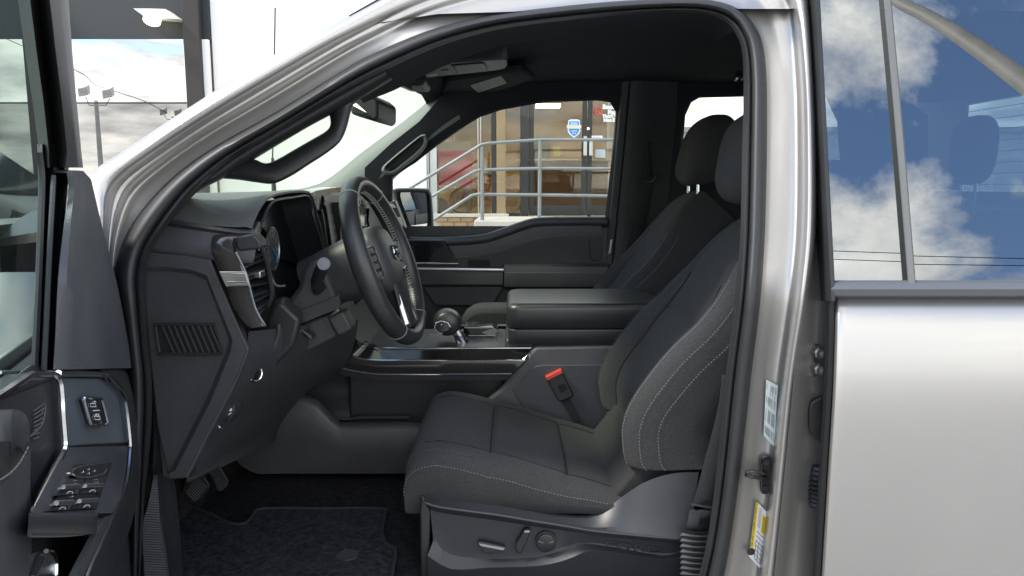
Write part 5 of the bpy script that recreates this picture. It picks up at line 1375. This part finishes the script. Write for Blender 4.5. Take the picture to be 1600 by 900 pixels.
MB().tube([r[19] + Vector((-.0025, 0, .0015)) for r in R2[5:30]], .0022, 5).build('back_seam', thread_d, dseat)
MB().tube([R2[24][j] + (R2[24][j]-R2[26][j]).cross(Vector((0, 1, 0))).normalized()*-.001 for j in range(12, 19)], .0022, 5).build('back_seam', thread_d, dseat)
# lower tuck between cushion and back
MB().prism([(x, .275, z) for x, z in ((.19, .755), (.235, .785), (.27, .83), (.285, .875), (.47, .875), (.47, .735), (.2, .735))], (0, .45, 0)).build('seat_tuck', cloth2, dseat, bevel=.01)
# head restraint
def headrest(name, c, w_, h_, d_, parent, m, tilt=.15):
    rows = []
    for i in range(13):
        t = -1 + 2*i/12
        s = (1 - abs(t)**3.2)**.5 if abs(t) < 1 else 0.04
        s = max(s, .25)
        z = t*h_/2
        rows.append([c + Vector((d_/2*s*math.copysign(abs(math.cos(a))**.75, math.cos(a)) + tilt*z + (.012 if math.cos(a) > 0 else 0), (w_/2)*(.35+.65*s)*math.copysign(abs(math.sin(a))**.6, math.sin(a)), z)) for a in [2*math.pi*k/28 for k in range(28)]])
    return MB().loft(rows, cv=True, caps=True).build(name, m, parent, smooth=80, sub=1)
headrest('headrest', Vector((.585, .50, 1.548)), .27, .232, .13, dseat, cloth)
for y in (.43, .57):
    MB().tube([(.60, y, 1.36), (.585, y, 1.47)], .0065, 8).build('headrest_post', chrome, dseat)
# plastic side trim
XC = 9
P0 = [(660,772),(690,775),(773,784),(833,796),(883,804),(935,801),(1000,757),(1050,740),(1092,738)]
P1 = [(664,785),(690,793),(773,804),(833,814),(883,822),(927,829.5),(990,836),(1057,842),(1078,843)]
P2 = [(672,793),(694,798),(773,809),(833,819),(883,827),(927,834.5),(990,841),(1052,847),(1078,848)]
P3 = [(677,845),(703,866),(760,873),(833,871),(872,862),(912,850),(965,856),(1034,868),(1065,862)]
P4 = [(668,868),(705,889),(762,887),(842,884),(886,874),(922,861),(975,865),(1034,875),(1068,872)]
P5 = [(668,905),(705,925),(765,905),(850,900),(892,890),(925,876),(975,876),(1034,886),(1068,884)]
P6 = [(664,990),(705,990),(765,990),(850,990),(892,990),(925,990),(975,990),(1034,990),(1068,990)]
def tr(r, d):
    dl = d if isinstance(d, list) else [d]*len(r)
    return [V(x, y, q_) for x, y, q_ in cr([(a[0], a[1], b) for a, b in zip(r, dl)], 3)]
DP = [.262]*5 + [.258, .240, .234, .232]
DM = [.245]*5 + [.238, .226, .222, .222]
DN_ = [.232]*5 + [.226, .218, .216, .216]
trm = MB().loft([tr(P0, .285), tr(P0, DP), tr([mixp(a, b, .5) for a, b in zip(P0, P1)], DM), tr([mixp(a, b, .82) for a, b in zip(P0, P1)], DN_), tr(P1, .208), tr(P2, .216), tr([mixp(a, b, .06) for a, b in zip(P2, P3)], .238), tr([mixp(a, b, .85) for a, b in zip(P2, P3)], .242), tr(P3, .240), tr(P4, .222), tr(P5, .228), tr(P6, .245)]).build('seat_side_trim', mat('seat_trim_plastic', (0.030, 0.032, 0.036), .40, 0, .12, 600, .1, 7), dseat, smooth=22, label='grey plastic seat side trim with power switches')
MB().prism([V(x, y, .238) for x, y in ((659,774),(667,786),(672,800),(670,868),(668,990),(658,990),(656,800))], (0, .20, 0)).build('trim_end', mat('seat_trim_plastic', (0.030, 0.032, 0.036), .4), dseat, bevel=0.004)
MB().tube(tr(P1[:8], .2095), .0035, 8).build('trim_ridge', mat('seat_trim_plastic', (0.030, 0.032, 0.036), .4), dseat, smooth=80)
s1 = MB().prism([V(x, y, .226) for x, y in ((746,848),(750,846.5),(790,855),(783,864.5),(756,864.5))], (0, .012, 0)).build('seat_switch', plastic_d, dseat, bevel=0.002)
MB().prism([V(x, y, .2245) for x, y in ((748,849),(789,856.5),(786,860),(751,853))], (0, .002, 0)).build('switch_top_strip', satin, s1)  # bright metal strip along the top of the switch
s2 = MB().prism([V(x, y, .224) for x, y in ((819,828),(826,826.5),(829.5,830),(823,848),(814,866),(810,866),(805,858),(806,850))], (0, .014, 0)).build('seat_switch', plastic_d, dseat, bevel=0.003)
MB().prism([V(x, y, .2235) for x, y in ((820,829),(828,829),(827,832),(819,832))], (0, .001, 0)).build('switch_top_strip', satin, s2)  # satin strip across the top of the upright switch
kc = V(853, 846, .234)
s3 = MB().lathe(kc, (0, -1, 0), [(.0240, -.004), (.0240, .003), (.0215, .0035), (.0215, .002), (.0205, .007), (.016, .009)], 32).build('lumbar_knob', plastic_d, dseat, smooth=30)
for s in (-1, 1):
    MB().obox(kc + Vector((s*.0115, -.0095, .003)), (.0055, 0, s*.002), (0, .0005, 0), (0, 0, .0008)).build('knob_mark', thread, s3)
vs, fs = text_geo('FORD', .0235, V(946, 855.5, .2385), V(1036, 867, .2335) - V(946, 855.5, .2335), Vector((0, 0, 1)), .0012)
xa = min(v.x for v in vs); xb = max(v.x for v in vs); sxx = (V(1034, 860, .234).x - xa)/(xb - xa)
vs = [Vector((xa + (v.x-xa)*sxx, v.y, v.z - (v.x-xa)*(sxx-1)*.10)) for v in vs]
mk('embossed_letters', vs, fs, mat('seat_trim_plastic', (0.030, 0.032, 0.036), .4), dseat, smooth=0)
MB().prism([V(x, y, .30) for x, y in ((670,790),(960,800),(1075,760),(1075,990),(670,990))], (0, .42, 0)).build('seat_base', plastic_d, dseat)

# driver belt and its boot
bl1 = [(1128,585),(1123,633),(1104,710),(1083,788)]
bl2 = [(1170,600),(1165,640),(1145,715),(1120,795)]
MB().loft([[SD(*mixp(a, b, t), .185) for t in (0, .5, 1)] for a, b in zip(cr(bl1, 4), cr(bl2, 4))]).build('seat_belt', webbing, truck, solid=0.002, label='black seat belt running down to its boot')
MB().tube([SD(1081, 788, .180), SD(1120, 795, .180)], .0028, 6).build('belt_fold', satin, truck)
MB().loft([[SD(x, y, d) for x, d in ((1078-k, .19), (1095-k, .178), (1118-k, .185))] for k, y in ((0, 797), (3, 812), (6, 828))]).build('belt_tongue', webbing, truck, solid=.004)
b = MB()
rows = []
y = 828.0; i = 0
while y < 985:
    k = 4 if i % 2 == 0 else 0
    cx0, cx1 = 1066 - k, 1116 + k
    rows.append([SD(cx0 + (cx1-cx0)*t, y + 2*math.sin(t*3), .182 - (.012 if i % 2 == 0 else .004)*math.sin(t*math.pi)) for t in (0, .1, .3, .5, .7, .9, 1)])
    y += 4.6 if i % 2 == 0 else 4.0; i += 1
b.loft(rows).build('belt_boot', plastic, truck, smooth=25, label='ribbed rubber belt boot beside the seat')

# ================================================================== passenger seat
PSY = 1.36
ps, R3 = seat_cushion('passenger_seat', PSY-.258, PSY+.258, [(x+.03, z + .015, d) for x, z, d in XS], truck)
ps['label'] = 'charcoal cloth passenger seat beyond the console'
_, R4 = backrest('backrest', PSY, ps, cloth, .035, .045)
dashes([r[6] + (r[6]-r[8]).normalized()*.0015 for r in R4[4:31]], .006, .004, .0009, 'back_stitching', ps)
dashes([r[4] + Vector((-.0004, -.0022, 0)) for r in R4[8:32]], .006, .004, .0009, 'back_stitching', ps)
MB().tube([r[11] + Vector((-.0025, 0, .0015)) for r in R4[5:30]], .0022, 5).build('back_seam', thread_d, ps)
MB().tube([R4[24][j] + Vector((-.001, 0, .0005)) for j in range(13, 18)], .0016, 5).build('back_seam', thread_d, ps)
headrest('headrest', Vector((.685, PSY, 1.603)), .27, .255, .15, ps, cloth, .28)
for y in (PSY-.07, PSY+.07):
    MB().tube([(.655, y, 1.40), (.650, y, 1.54)], .0055, 8).build('headrest_post', chrome, ps)
MB().box((-.16, PSY-.22, .60), (.32, PSY+.22, .752)).build('seat_base', plastic_d, ps)
# passenger belt
MB().loft([[FS(a, y, 1.655), FS(b, y, 1.655)] for a, b, y in ((1010, 1016, 222), (1009, 1018, 250), (1006, 1021, 276))]).build('seat_belt', webbing, truck, solid=.002, label='passenger belt hanging from the far pillar')
MB().loft([[FS(a, y, 1.655), FS(b, y, 1.655)] for a, b, y in ((1003, 1022, 284), (996, 1015, 320), (985, 1006, 365), (965, 990, 430))]).build('seat_belt', webbing, truck, solid=.002, label='lower passenger belt run behind the seat')
MB().tube([FS(x, y, 1.650) for x, y in cr([(999,277),(1003,283),(1012,285),(1022,281),(1026,275)], 3)], .006, 8).build('belt_guide', plastic_d, truck)

# rear bench
MB().loft([[(1.12, y, .95), (1.10, y, 1.0), (1.20, y, 1.03), (1.42, y, 1.0), (1.50, y, 1.30), (1.52, y, 1.40), (1.60, y, 1.41), (1.66, y, 1.30)] for y in (.20, .5, .95, 1.4, 1.68)]).build('rear_bench', cloth2, truck, smooth=60)
for y in (.42,):
    headrest('bench_headrest', Vector((1.56, y, 1.535)), .25, .20, .10, truck, cloth2)
hh = VX(1518, 235, 1.56)
hr_ = headrest('bench_headrest', Vector((1.56, hh.y, hh.z)), .17, .235, .09, truck, cloth2, .05)
for s in (-.04, .04):
    MB().tube([(1.56, hh.y+s, 1.38), (1.56, hh.y+s, hh.z-.09)], .006, 8).build('headrest_post', chrome, truck)

# ================================================================== passenger door trim
sill = [(560,378),(613,372),(683,373),(750,369),(783,359),(817,347),(843,342),(945,341),(952,345),(955,352)]
pdp = [(560,520),(560,376)] + sill[1:] + [(956,380),(950,520)]
pdr = MB().prism([V(x, y, 1.692) for x, y in pdp], (0, .05, 0)).build('passenger_door', plastic, truck, bevel=0.01, label='inner trim of the closed passenger door')
roll = cr([(640,377),(683,378),(750,374),(783,365),(817,353),(843,347),(900,346),(948,346)], 4)
MB().tube([V(x, y, 1.690) for x, y in roll], .020, 10).build('sill_roll', plastic, pdr, smooth=80)
p_ = cr([(700,401),(750,397),(783,389),(817,377),(843,370),(880,366),(940,366)], 4)
MB().loft([[V(x, y-20, 1.684), V(x, y, 1.678), V(x, y+8, 1.682), V(x, y+60, 1.690)] for x, y in p_]).build('upper_skin', plastic, pdr, smooth=60)
dashes([V(x, y+2, 1.6775) for x, y in p_], .006, .004, .0009, 'door_stitching', pdr, m=mat('dim_thread2', (0.20, 0.20, 0.20), .9))
MB().tube([V(x, y, 1.683) for x, y in cr([(940,367),(922,370),(921,385),(924,405),(940,408)], 3)], .0015, 5).build('panel_crease', ink, pdr)
ip = [(600,376),(694,375),(697,379),(716,410),(714,412),(600,412)]
MB().prism([V(x, y, 1.665) for x, y in ip], (0, .02, 0)).build('door_insert', gloss, pdr, bevel=0.004)
MB().tube([V(600, 412, 1.663), V(716, 411.5, 1.663)], .0042, 6).build('bright_line', chrome, pdr)
MB().tube([V(610, 375.5, 1.666), V(694, 375.5, 1.666)], .004, 6).build('insert_top', plastic_g, pdr)
MB().prism([V(x, y, 1.645) for x, y in ((610,423),(787,423),(787,446),(610,446))], (0, .04, 0)).build('grab_rail', mat('rail_grey', (0.055, 0.056, 0.058), .35, .3), pdr, bevel=0.004)
MB().tube([V(610, 419.5, 1.645), V(660, 420.5, 1.645), (V(787, 422, 1.645))], .007, 8, flat=.6).build('bright_line', satin, pdr)
MB().loft([[V(x, 412, 1.69), V(x, 413, 1.63), V(x, 417, 1.605), V(x, 426, 1.60), V(x, 448, 1.605), V(x, 452, 1.64)] for x in (788, 800, 860, 950)], caps=True).build('armrest', plastic, pdr, smooth=60)
dashes([V(790, 426, 1.598), V(945, 426, 1.598)], .006, .004, .0009, 'armrest_stitching', pdr, m=mat('dim_thread2', (0.20, 0.20, 0.20), .9))
MB().prism([V(x, y, 1.66) for x, y in ((660,448),(787,448),(770,478),(680,478))], (0, .01, 0)).build('map_pocket', plastic, pdr, bevel=0.004)
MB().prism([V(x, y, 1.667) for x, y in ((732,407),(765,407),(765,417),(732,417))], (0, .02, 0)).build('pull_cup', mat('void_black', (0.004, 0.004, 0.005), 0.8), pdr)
MB().tube([V(920, 340, 1.72), V(920, 334, 1.72)], .006, 8).build('lock_pin', plastic_d, pdr)
MB().prism([V(x, y, 1.675) for x, y in ((954,375),(957,374),(954,395),(951,397))], (0, .01, 0)).build('door_edge_strip', satin, pdr)  # small satin silver strip on the door's rear edge

# ================================================================== loose floor mat
fm = [(262,797),(317,799),(344,811),(363,818.5),(383,818),(394,807),(410,795),(500,795),(597,795),(602,803),(597,830),(604,850),(618,861),(612,900),(606,980),(262,980)]
mp = [VZ(x, y, .612) for x, y in cr(fm, 3, True)]
MB().prism(mp, (0, 0, -.010)).build('floor_mat', matcarpet, label='dark carpet floor mat in the driver footwell', cat='floor mat', smooth=30)
for o in (bpy.data.objects['floor_mat'],):
    pass
fmo = bpy.data.objects['floor_mat']
MB().tube(mp, .0045, 6, True).build('mat_binding', mat('binding', (0.028, 0.029, 0.031), .8), fmo)
hl = MB().prism([VZ(x, y, .6145) for x, y in ((523,870),(538,857),(561,860),(556,872),(540,876))], (0, 0, -.004)).build('mat_badge', mat('mat_patch', (0.045, 0.045, 0.045), .7), fmo)
# ================================================================== open driver door
TH = rad(70)
DH = V(215, 600, .03); DD = Vector((math.cos(TH), -math.sin(TH), 0)); DN = Vector((math.sin(TH), math.cos(TH), 0))
def D(px, py, n_=0.0): return VP(px, py, DH + DN*n_, DN)
def dprism(name, pts, n0, th, m, parent, **kw):
    return MB().prism([D(x, y, n0) for x, y in pts], DN*(-th)).build(name, m, parent, **kw)
def dtube(name, pts, n0, r, m, parent, k=4, **kw):
    return MB().tube([D(x, y, n0) for x, y in cr(pts, k)], r, 6).build(name, m, parent, **kw)
# outer shell of the door
hw0 = DH - DN*.06
def dw(s, z, n_): return DH + DD*s + Vector((0, 0, z - DH.z)) + DN*n_
b = MB()
b.loft([[dw(s, z, n_) for s in (-.02, .3, .7, 1.10)] for z, n_ in ((1.26, -.10), (1.20, -.115), (.95, -.125), (.70, -.115), (.52, -.09))])
door = b.build('driver_door', paint, truck, smooth=60, solid=.006, label='open driver door seen from inside, black trim with switches')
# inner carcass
b = MB()
b.add([dw(-.01, 1.25, -.09), dw(1.09, 1.25, -.09), dw(1.09, .53, -.08), dw(-.01, .53, -.08), dw(-.01, 1.25, -.035), dw(1.09, 1.25, -.035), dw(1.09, .53, -.035), dw(-.01, .53, -.035)], [(0, 1, 2, 3), (4, 5, 6, 7), (0, 1, 5, 4), (1, 2, 6, 5), (2, 3, 7, 6), (3, 0, 4, 7)])
b.build('door_carcass', plastic_d, door, bevel=.01)
# trim skin: right hand border of the panel
bo_ = [(160,572),(193,577),(204,600),(213,640),(218,700),(216,760),(205,820),(185,870),(165,915),(140,990)]
bi = [(155,583),(172,592),(190,612),(198,640),(204,697),(197,751),(179,800),(155,854),(135,900),(105,990)]
a, c_ = cr(bo_, 4), cr(bi, 4)
MB().loft([[D(*p, -.05) for p in a], [D(*p, -.012) for p in a], [D(*mixp(p, q_, .3), .002) for p, q_ in zip(a, c_)], [D(*mixp(p, q_, .8), .006) for p, q_ in zip(a, c_)], [D(*q_, .002) for q_ in c_]]).build('trim_border', plastic_d, door, smooth=60)
dtube('bright_frame', [(91,583),(157,585),(171,594),(189,612),(196,633),(201,673),(203,697)], .009, .0036, chrome, door, k=6)
dtube('panel_edge', [(203,697),(197,751),(179,800),(155,854),(135,900),(108,980)], .008, .0030, satin, door, k=6)
# belt area and field behind the left bright frame
dprism('trim_field', [(-150,640),(0,610),(50,582),(85,583),(160,583),(190,612),(202,690),(196,751),(150,860),(105,990),(-200,990)], -.006, .02, plastic_d, door)
dprism('lock_panel', [(99,590),(155,590),(169,597),(186,614),(193,634),(199,692),(150,694),(103,698),(100,640)], .001, .006, mat('panel_blue_grey', (0.085, 0.100, 0.115), .34, 0, .05, 500, .08, 9), door, bevel=.002)
dprism('speaker_panel', [(-150,680),(0,622),(50,590),(85,590),(92,598),(96,651),(99,697),(94,710),(52,790),(45,700),(30,645),(-150,650)], .001, .006, gloss if 0 else plastic_d, door, bevel=.002)
dtube('bright_frame', [(-40,640),(0,617),(30,597),(50,584.5),(70,584),(85,585),(93,594),(96,615),(98,651),(101,690),(100,702),(95,713),(75,752),(53,796)], .010, .0034, chrome, door, k=6)
sk = MB()
for i in range(8):
    y0 = 634 + 6.2*i
    sk.tube([D(50 + 1.2*i*0 + 3, y0 + 8, .003), D(70 - i*1.3, y0 - 4 + 1.5*i, .003)], .0007, 4)
sk.build('tweeter_slots', plastic_g, door)
dtube('tweeter_edge', [(71,633),(68,655),(62,668),(47,682)], .003, .0010, plastic_g, door)
# lock switch
ls = dprism('lock_switch', [(131,624),(134,621),(155,622),(159,625),(167.5,658),(165,664),(147,665),(142,661)], .007, .006, gloss, door, bevel=.0015)
dtube('switch_bezel', [(131,625),(134,621),(155,622),(159,626),(167,657),(165,664),(147,665),(141,660),(131,625)], .0100, .0022, chrome, ls, k=3)
dtube('switch_gap', [(139.5,643),(161,642)], .0078, .0010, ink, ls)
for k, (px, py) in enumerate(((146, 632), (152.5, 652))):
    ic = MB()
    ic.tube([D(px-4, py+3.5, .0080), D(px-5, py-1.5, .0080), D(px+3, py-1.5, .0080), D(px+4, py+3.5, .0080)], .0005, 4, True)
    sh_ = (-3.0, 0) if k else (1.0, 3.0)
    ic.tube([D(px-3 + (4 if k == 0 else 0), py-1.5, .0080), D(px-3 + (4 if k == 0 else 0), py-5, .0080), D(px+1.5 + (2 if k == 0 else 0), py-5, .0080), D(px+1.5 + (2 if k == 0 else 0), py-1.5 - (2 if k == 0 else 0), .0080)], .0005, 4)
    ic.build('lock_icon', white, ls)
dtube('switch_light', [(145,642),(155,641)], .0082, .0007, white, ls)
# armrest top with window switches: a shelf that comes forward as it goes down
def A(px, py, e=0.0):
    t = max(0, min(1, (py - 700)/105.0)); return D(px, py, .004 + .050*t + e)
at = [(103,699),(150,696),(203,696),(197,751),(179,800),(155,800),(47,800),(53,790),(75,752),(95,713)]
lrow_ = [(103,699),(92,722),(75,752),(60,781),(49,802)]
rrow_ = [(200,697),(198,722),(194,751),(187,779),(176,802)]
MB().loft([[A(*mixp(p, q_, t)) for t in (0, .2, .5, .8, 1)] for p, q_ in zip(cr(lrow_, 3), cr(rrow_, 3))]).build('armrest_top', plastic, door, smooth=60)
def abox(name, pts, e, th, m, parent, **kw):
    return MB().prism([A(x, y, e) for x, y in pts], DN*(-th)).build(name, m, parent, **kw)
abox('switch_surround', [(116,727),(125,724),(175,722),(175,727),(163,760),(152,796),(76,799),(88,775),(104,748)], .002, .006, gloss, door, bevel=.001)
mj = abox('mirror_switch', cr([(113,738),(120,731),(140,727),(158,729),(167,734),(160,741),(140,746),(120,745)], 3, True), .006, .006, gloss, door, bevel=.001)
dm = [A(x, y, .0066) for x, y in cr([(113,738),(120,731),(140,727),(158,729),(167,734),(160,741),(140,746),(120,745)], 3, True)]
MB().tube(dm, .0009, 5, True).build('switch_bezel', satin, mj)
ic = MB()
for x, y in ((139, 733), (139, 739.5), (130, 737), (148, 735.5)): ic.disc(A(x, y, .0066), DN, .0011, .0004, 6)
ic.build('mirror_arrows', white, mj)
for pts in ([(104,748),(133,747),(132,759),(101,760)], [(135,747),(167,744),(163,757),(134,758.5)]):
    mbx = abox('mirror_button', pts, .005, .006, plastic_d, door, bevel=.0008)
    cx_ = sum(p[0] for p in pts)/4; cy2 = sum(p[1] for p in pts)/4
    MB().tube([A(cx_-4, cy2-2, .0056), A(cx_+3, cy2-2.4, .0056), A(cx_+4, cy2+2, .0056), A(cx_-3, cy2+2.2, .0056)], .0004, 4, True).build('button_icon', inkg, mbx)
for pts in ([(97,762),(126,761),(123,772),(91,774)], [(131,760),(162,758.5),(158,769.5),(127,771.5)], [(86,787),(115,785.5),(111,796),(79,798)], [(122,784),(154,782),(150,793),(118,795)]):
    wsw = abox('window_switch', pts, .006, .008, plastic_d, door, bevel=.0012)
    p = pts
    MB().prism([A(x, y, .0125) for x, y in ((p[0][0]+2, p[0][1]-1.5), (p[1][0]-1, p[1][1]-1.5), (p[1][0]-2, p[1][1]+2.0), (p[0][0]+1, p[0][1]+2.0))], DN*(-.005)).build('switch_highlight_lip', mat('lip_highlight', (0.55, 0.58, 0.62), .25, .7), wsw, bevel=.0008)  # pale lip colour stands for the highlight along the switch
    MB().tube([A(p[0][0]+2, p[0][1]-1, .0130), A(p[1][0]-1, p[1][1]-1, .0130)], .0020, 6).build('switch_highlight_edge', satin, wsw)  # bright bead repeats that painted highlight
    cx_ = sum(q_[0] for q_ in p)/4; cy2 = sum(q_[1] for q_ in p)/4 + 2
    MB().tube([A(cx_-5, cy2+1.8, .0064), A(cx_-2, cy2-1.2, .0064), A(cx_+4, cy2-1.2, .0064), A(cx_+4, cy2+1.5, .0064)], .0005, 4).build('window_icon', white, wsw)
# pull cup roll, pocket, release handle
rows = []
for x, r in ((46, .9), (60, 1), (100, 1), (135, .98), (148, .8), (154, .5)):
    rows.append([D(x, 804, .03), D(x-1, 801, .056), D(x-1, 806, .062), D(x-2, 820, .062 if x < 150 else .05), D(x-3, 833, .055), D(x-4, 838, .030)])
MB().loft(rows, caps=True).build('pull_roll', leather, door, smooth=70)
dtube('pull_edge', [(46,836),(100,836),(135,832),(146,822),(152,812)], .050, .0016, plastic_g, door)
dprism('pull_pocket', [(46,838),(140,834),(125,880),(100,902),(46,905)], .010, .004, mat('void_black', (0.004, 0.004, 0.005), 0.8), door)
rl_ = [(177,803),(152,856),(130,902),(100,985)]
rr2 = [(152,812),(132,852),(108,898),(70,985)]
MB().loft([[D(*q_, .02), D(*q_, .045), D(*mixp(p, q_, .5), .050), D(*p, .030), D(*p, .004)] for p, q_ in zip(cr(rl_, 4), cr(rr2, 4))]).build('armrest_side', plastic, door, smooth=60)
hl_ = dprism('release_handle', [(49,905),(64,866),(72,860),(82,862),(88,875),(88,905)], .030, .012, satin, door, bevel=.004)
dtube('handle_edge', [(72,861),(82,863),(87,876),(87,900)], .031, .002, chrome, hl_)
dtube('handle_edge', [(51,903),(64,872)], .031, .0025, chrome, hl_)
# padded elbow rest with stitch
er = [[(-160,648),(0,640),(24,640),(40,648),(46,665),(46,690)], [(-160,655),(0,648),(20,650),(33,658),(38,672),(40,692)], [(-160,700),(0,690),(15,690),(26,695),(33,700),(37,706)], [(-160,770),(0,748),(14,740),(26,727),(38,710),(45,695)]]
b = MB()
b.loft([[D(x, y, n_) for x, y in cr(r, 3)] for r, n_ in zip(er, (.010, .045, .065, .050))] + [[D(x, y+6, .02) for x, y in cr(er[3], 3)]])
b.build('elbow_pad', leather, door, smooth=80)
dashes([D(x, y, .0515) for x, y in cr([(-30,757),(0,749),(21,734),(36,714),(45,695)], 6)], .0035, .0022, .0007, 'elbow_stitching', door)
MB().loft([[D(x, y, n_) for x, y, n_ in ((-160, 772, .045), (0, 752, .045), (22, 736, .044), (40, 712, .040), (48, 700, .02))], [D(x, y, n_) for x, y, n_ in ((-160, 880, .06), (0, 860, .055), (22, 850, .05), (40, 830, .035), (48, 810, .02))], [D(x, y, n_) for x, y, n_ in ((-160, 990, .05), (0, 990, .05), (22, 990, .045), (45, 960, .03), (52, 905, .015))]]).build('lower_pad', plastic, door, smooth=80)
# sail panel
sl_l = [(104,268),(107,300),(100,350),(91,433),(86,533),(83,577)]
sl_m = [(126,269),(124,300),(121,350),(118,433),(117,533),(116,577)]
sl_r = [(143,282),(147,300),(160,355),(182,440),(200,533),(205,575)]
rows = []
for p, m_, q_ in zip(cr(sl_l, 4), cr(sl_m, 4), cr(sl_r, 4)):
    rows.append([D(*p, -.02), D(*p, .006), D(*mixp(p, m_, .5), .013), D(*m_, .017), D(*mixp(m_, q_, .5), .010), D(*mixp(m_, q_, .93), .002), D(*q_, -.004), D(*q_, -.05)])
MB().loft(rows, caps=True).build('sail_panel', plastic_g, door, smooth=35, label='grey triangular mirror panel of the open door')
MB().prism([D(x, y, .004) for x, y in ((106,270),(116,266),(130,267),(143,281),(126,271))], DN*(-.02)).build('sail_cap', plastic_g, door)
# window frame
fr_cols = [(-60, [22,42,56,73,90,101,106]), (0, [28,47,60,78,94,104,107.5]), (80, [39,57,68,87,102,110,113]), (160, [51,68,77,97,111,117,120]), (235, [61,76,85,105,119,124,127]), (262, [63,77,86,104,119,127,130])]
rows = []
for y, xs in fr_cols:
    rows.append([D(x, y, n_) for x, n_ in zip(xs, (-.03, -.012, -.020, .008, .012, -.006, -.035))])
MB().loft(rows).build('window_frame', rubber, door, smooth=45)
fr2 = [(225, [58,66,74,84,93,101,108]), (280, [60,67,75,84,94,101,107]), (350, [58,64,72,80,90,97,101]), (430, [55,61,69,76,84,90,93]), (520, [51,57,65,72,80,85,88]), (582, [48,54,62,69,77,82,85])]
rows = [[D(x, y, n_) for x, n_ in zip(xs, (-.035, -.020, -.022, -.012, -.016, -.010, -.014))] for y, xs in fr2]
MB().loft(rows).build('glass_channel', plastic_d, door, smooth=45)
dtube('channel_lip', [(62,238),(66,280),(64,350),(61,430),(57,520),(54,580)], -.018, .0035, rubber, door)
dtube('channel_lip', [(84,275),(80,350),(76,430),(72,520),(69,580)], -.010, .003, plastic_g, door)
gl_ = [(30,-60),(34,0),(43,80),(54,160),(64,235),(62,350),(58,430),(54,520),(50,590),(0,622),(-120,660),(-120,-60)]
MB().add([D(x, y, -.045) for x, y in gl_], [tuple(range(len(gl_)))]).build('window_pane', doorg, door, smooth=0)
dtube('belt_seal', [(55,578),(25,600),(0,612),(-40,630)], -.02, .008, rubber, door)
dtube('belt_bright', [(30,581),(0,582)], -.03, .002, satin, door)
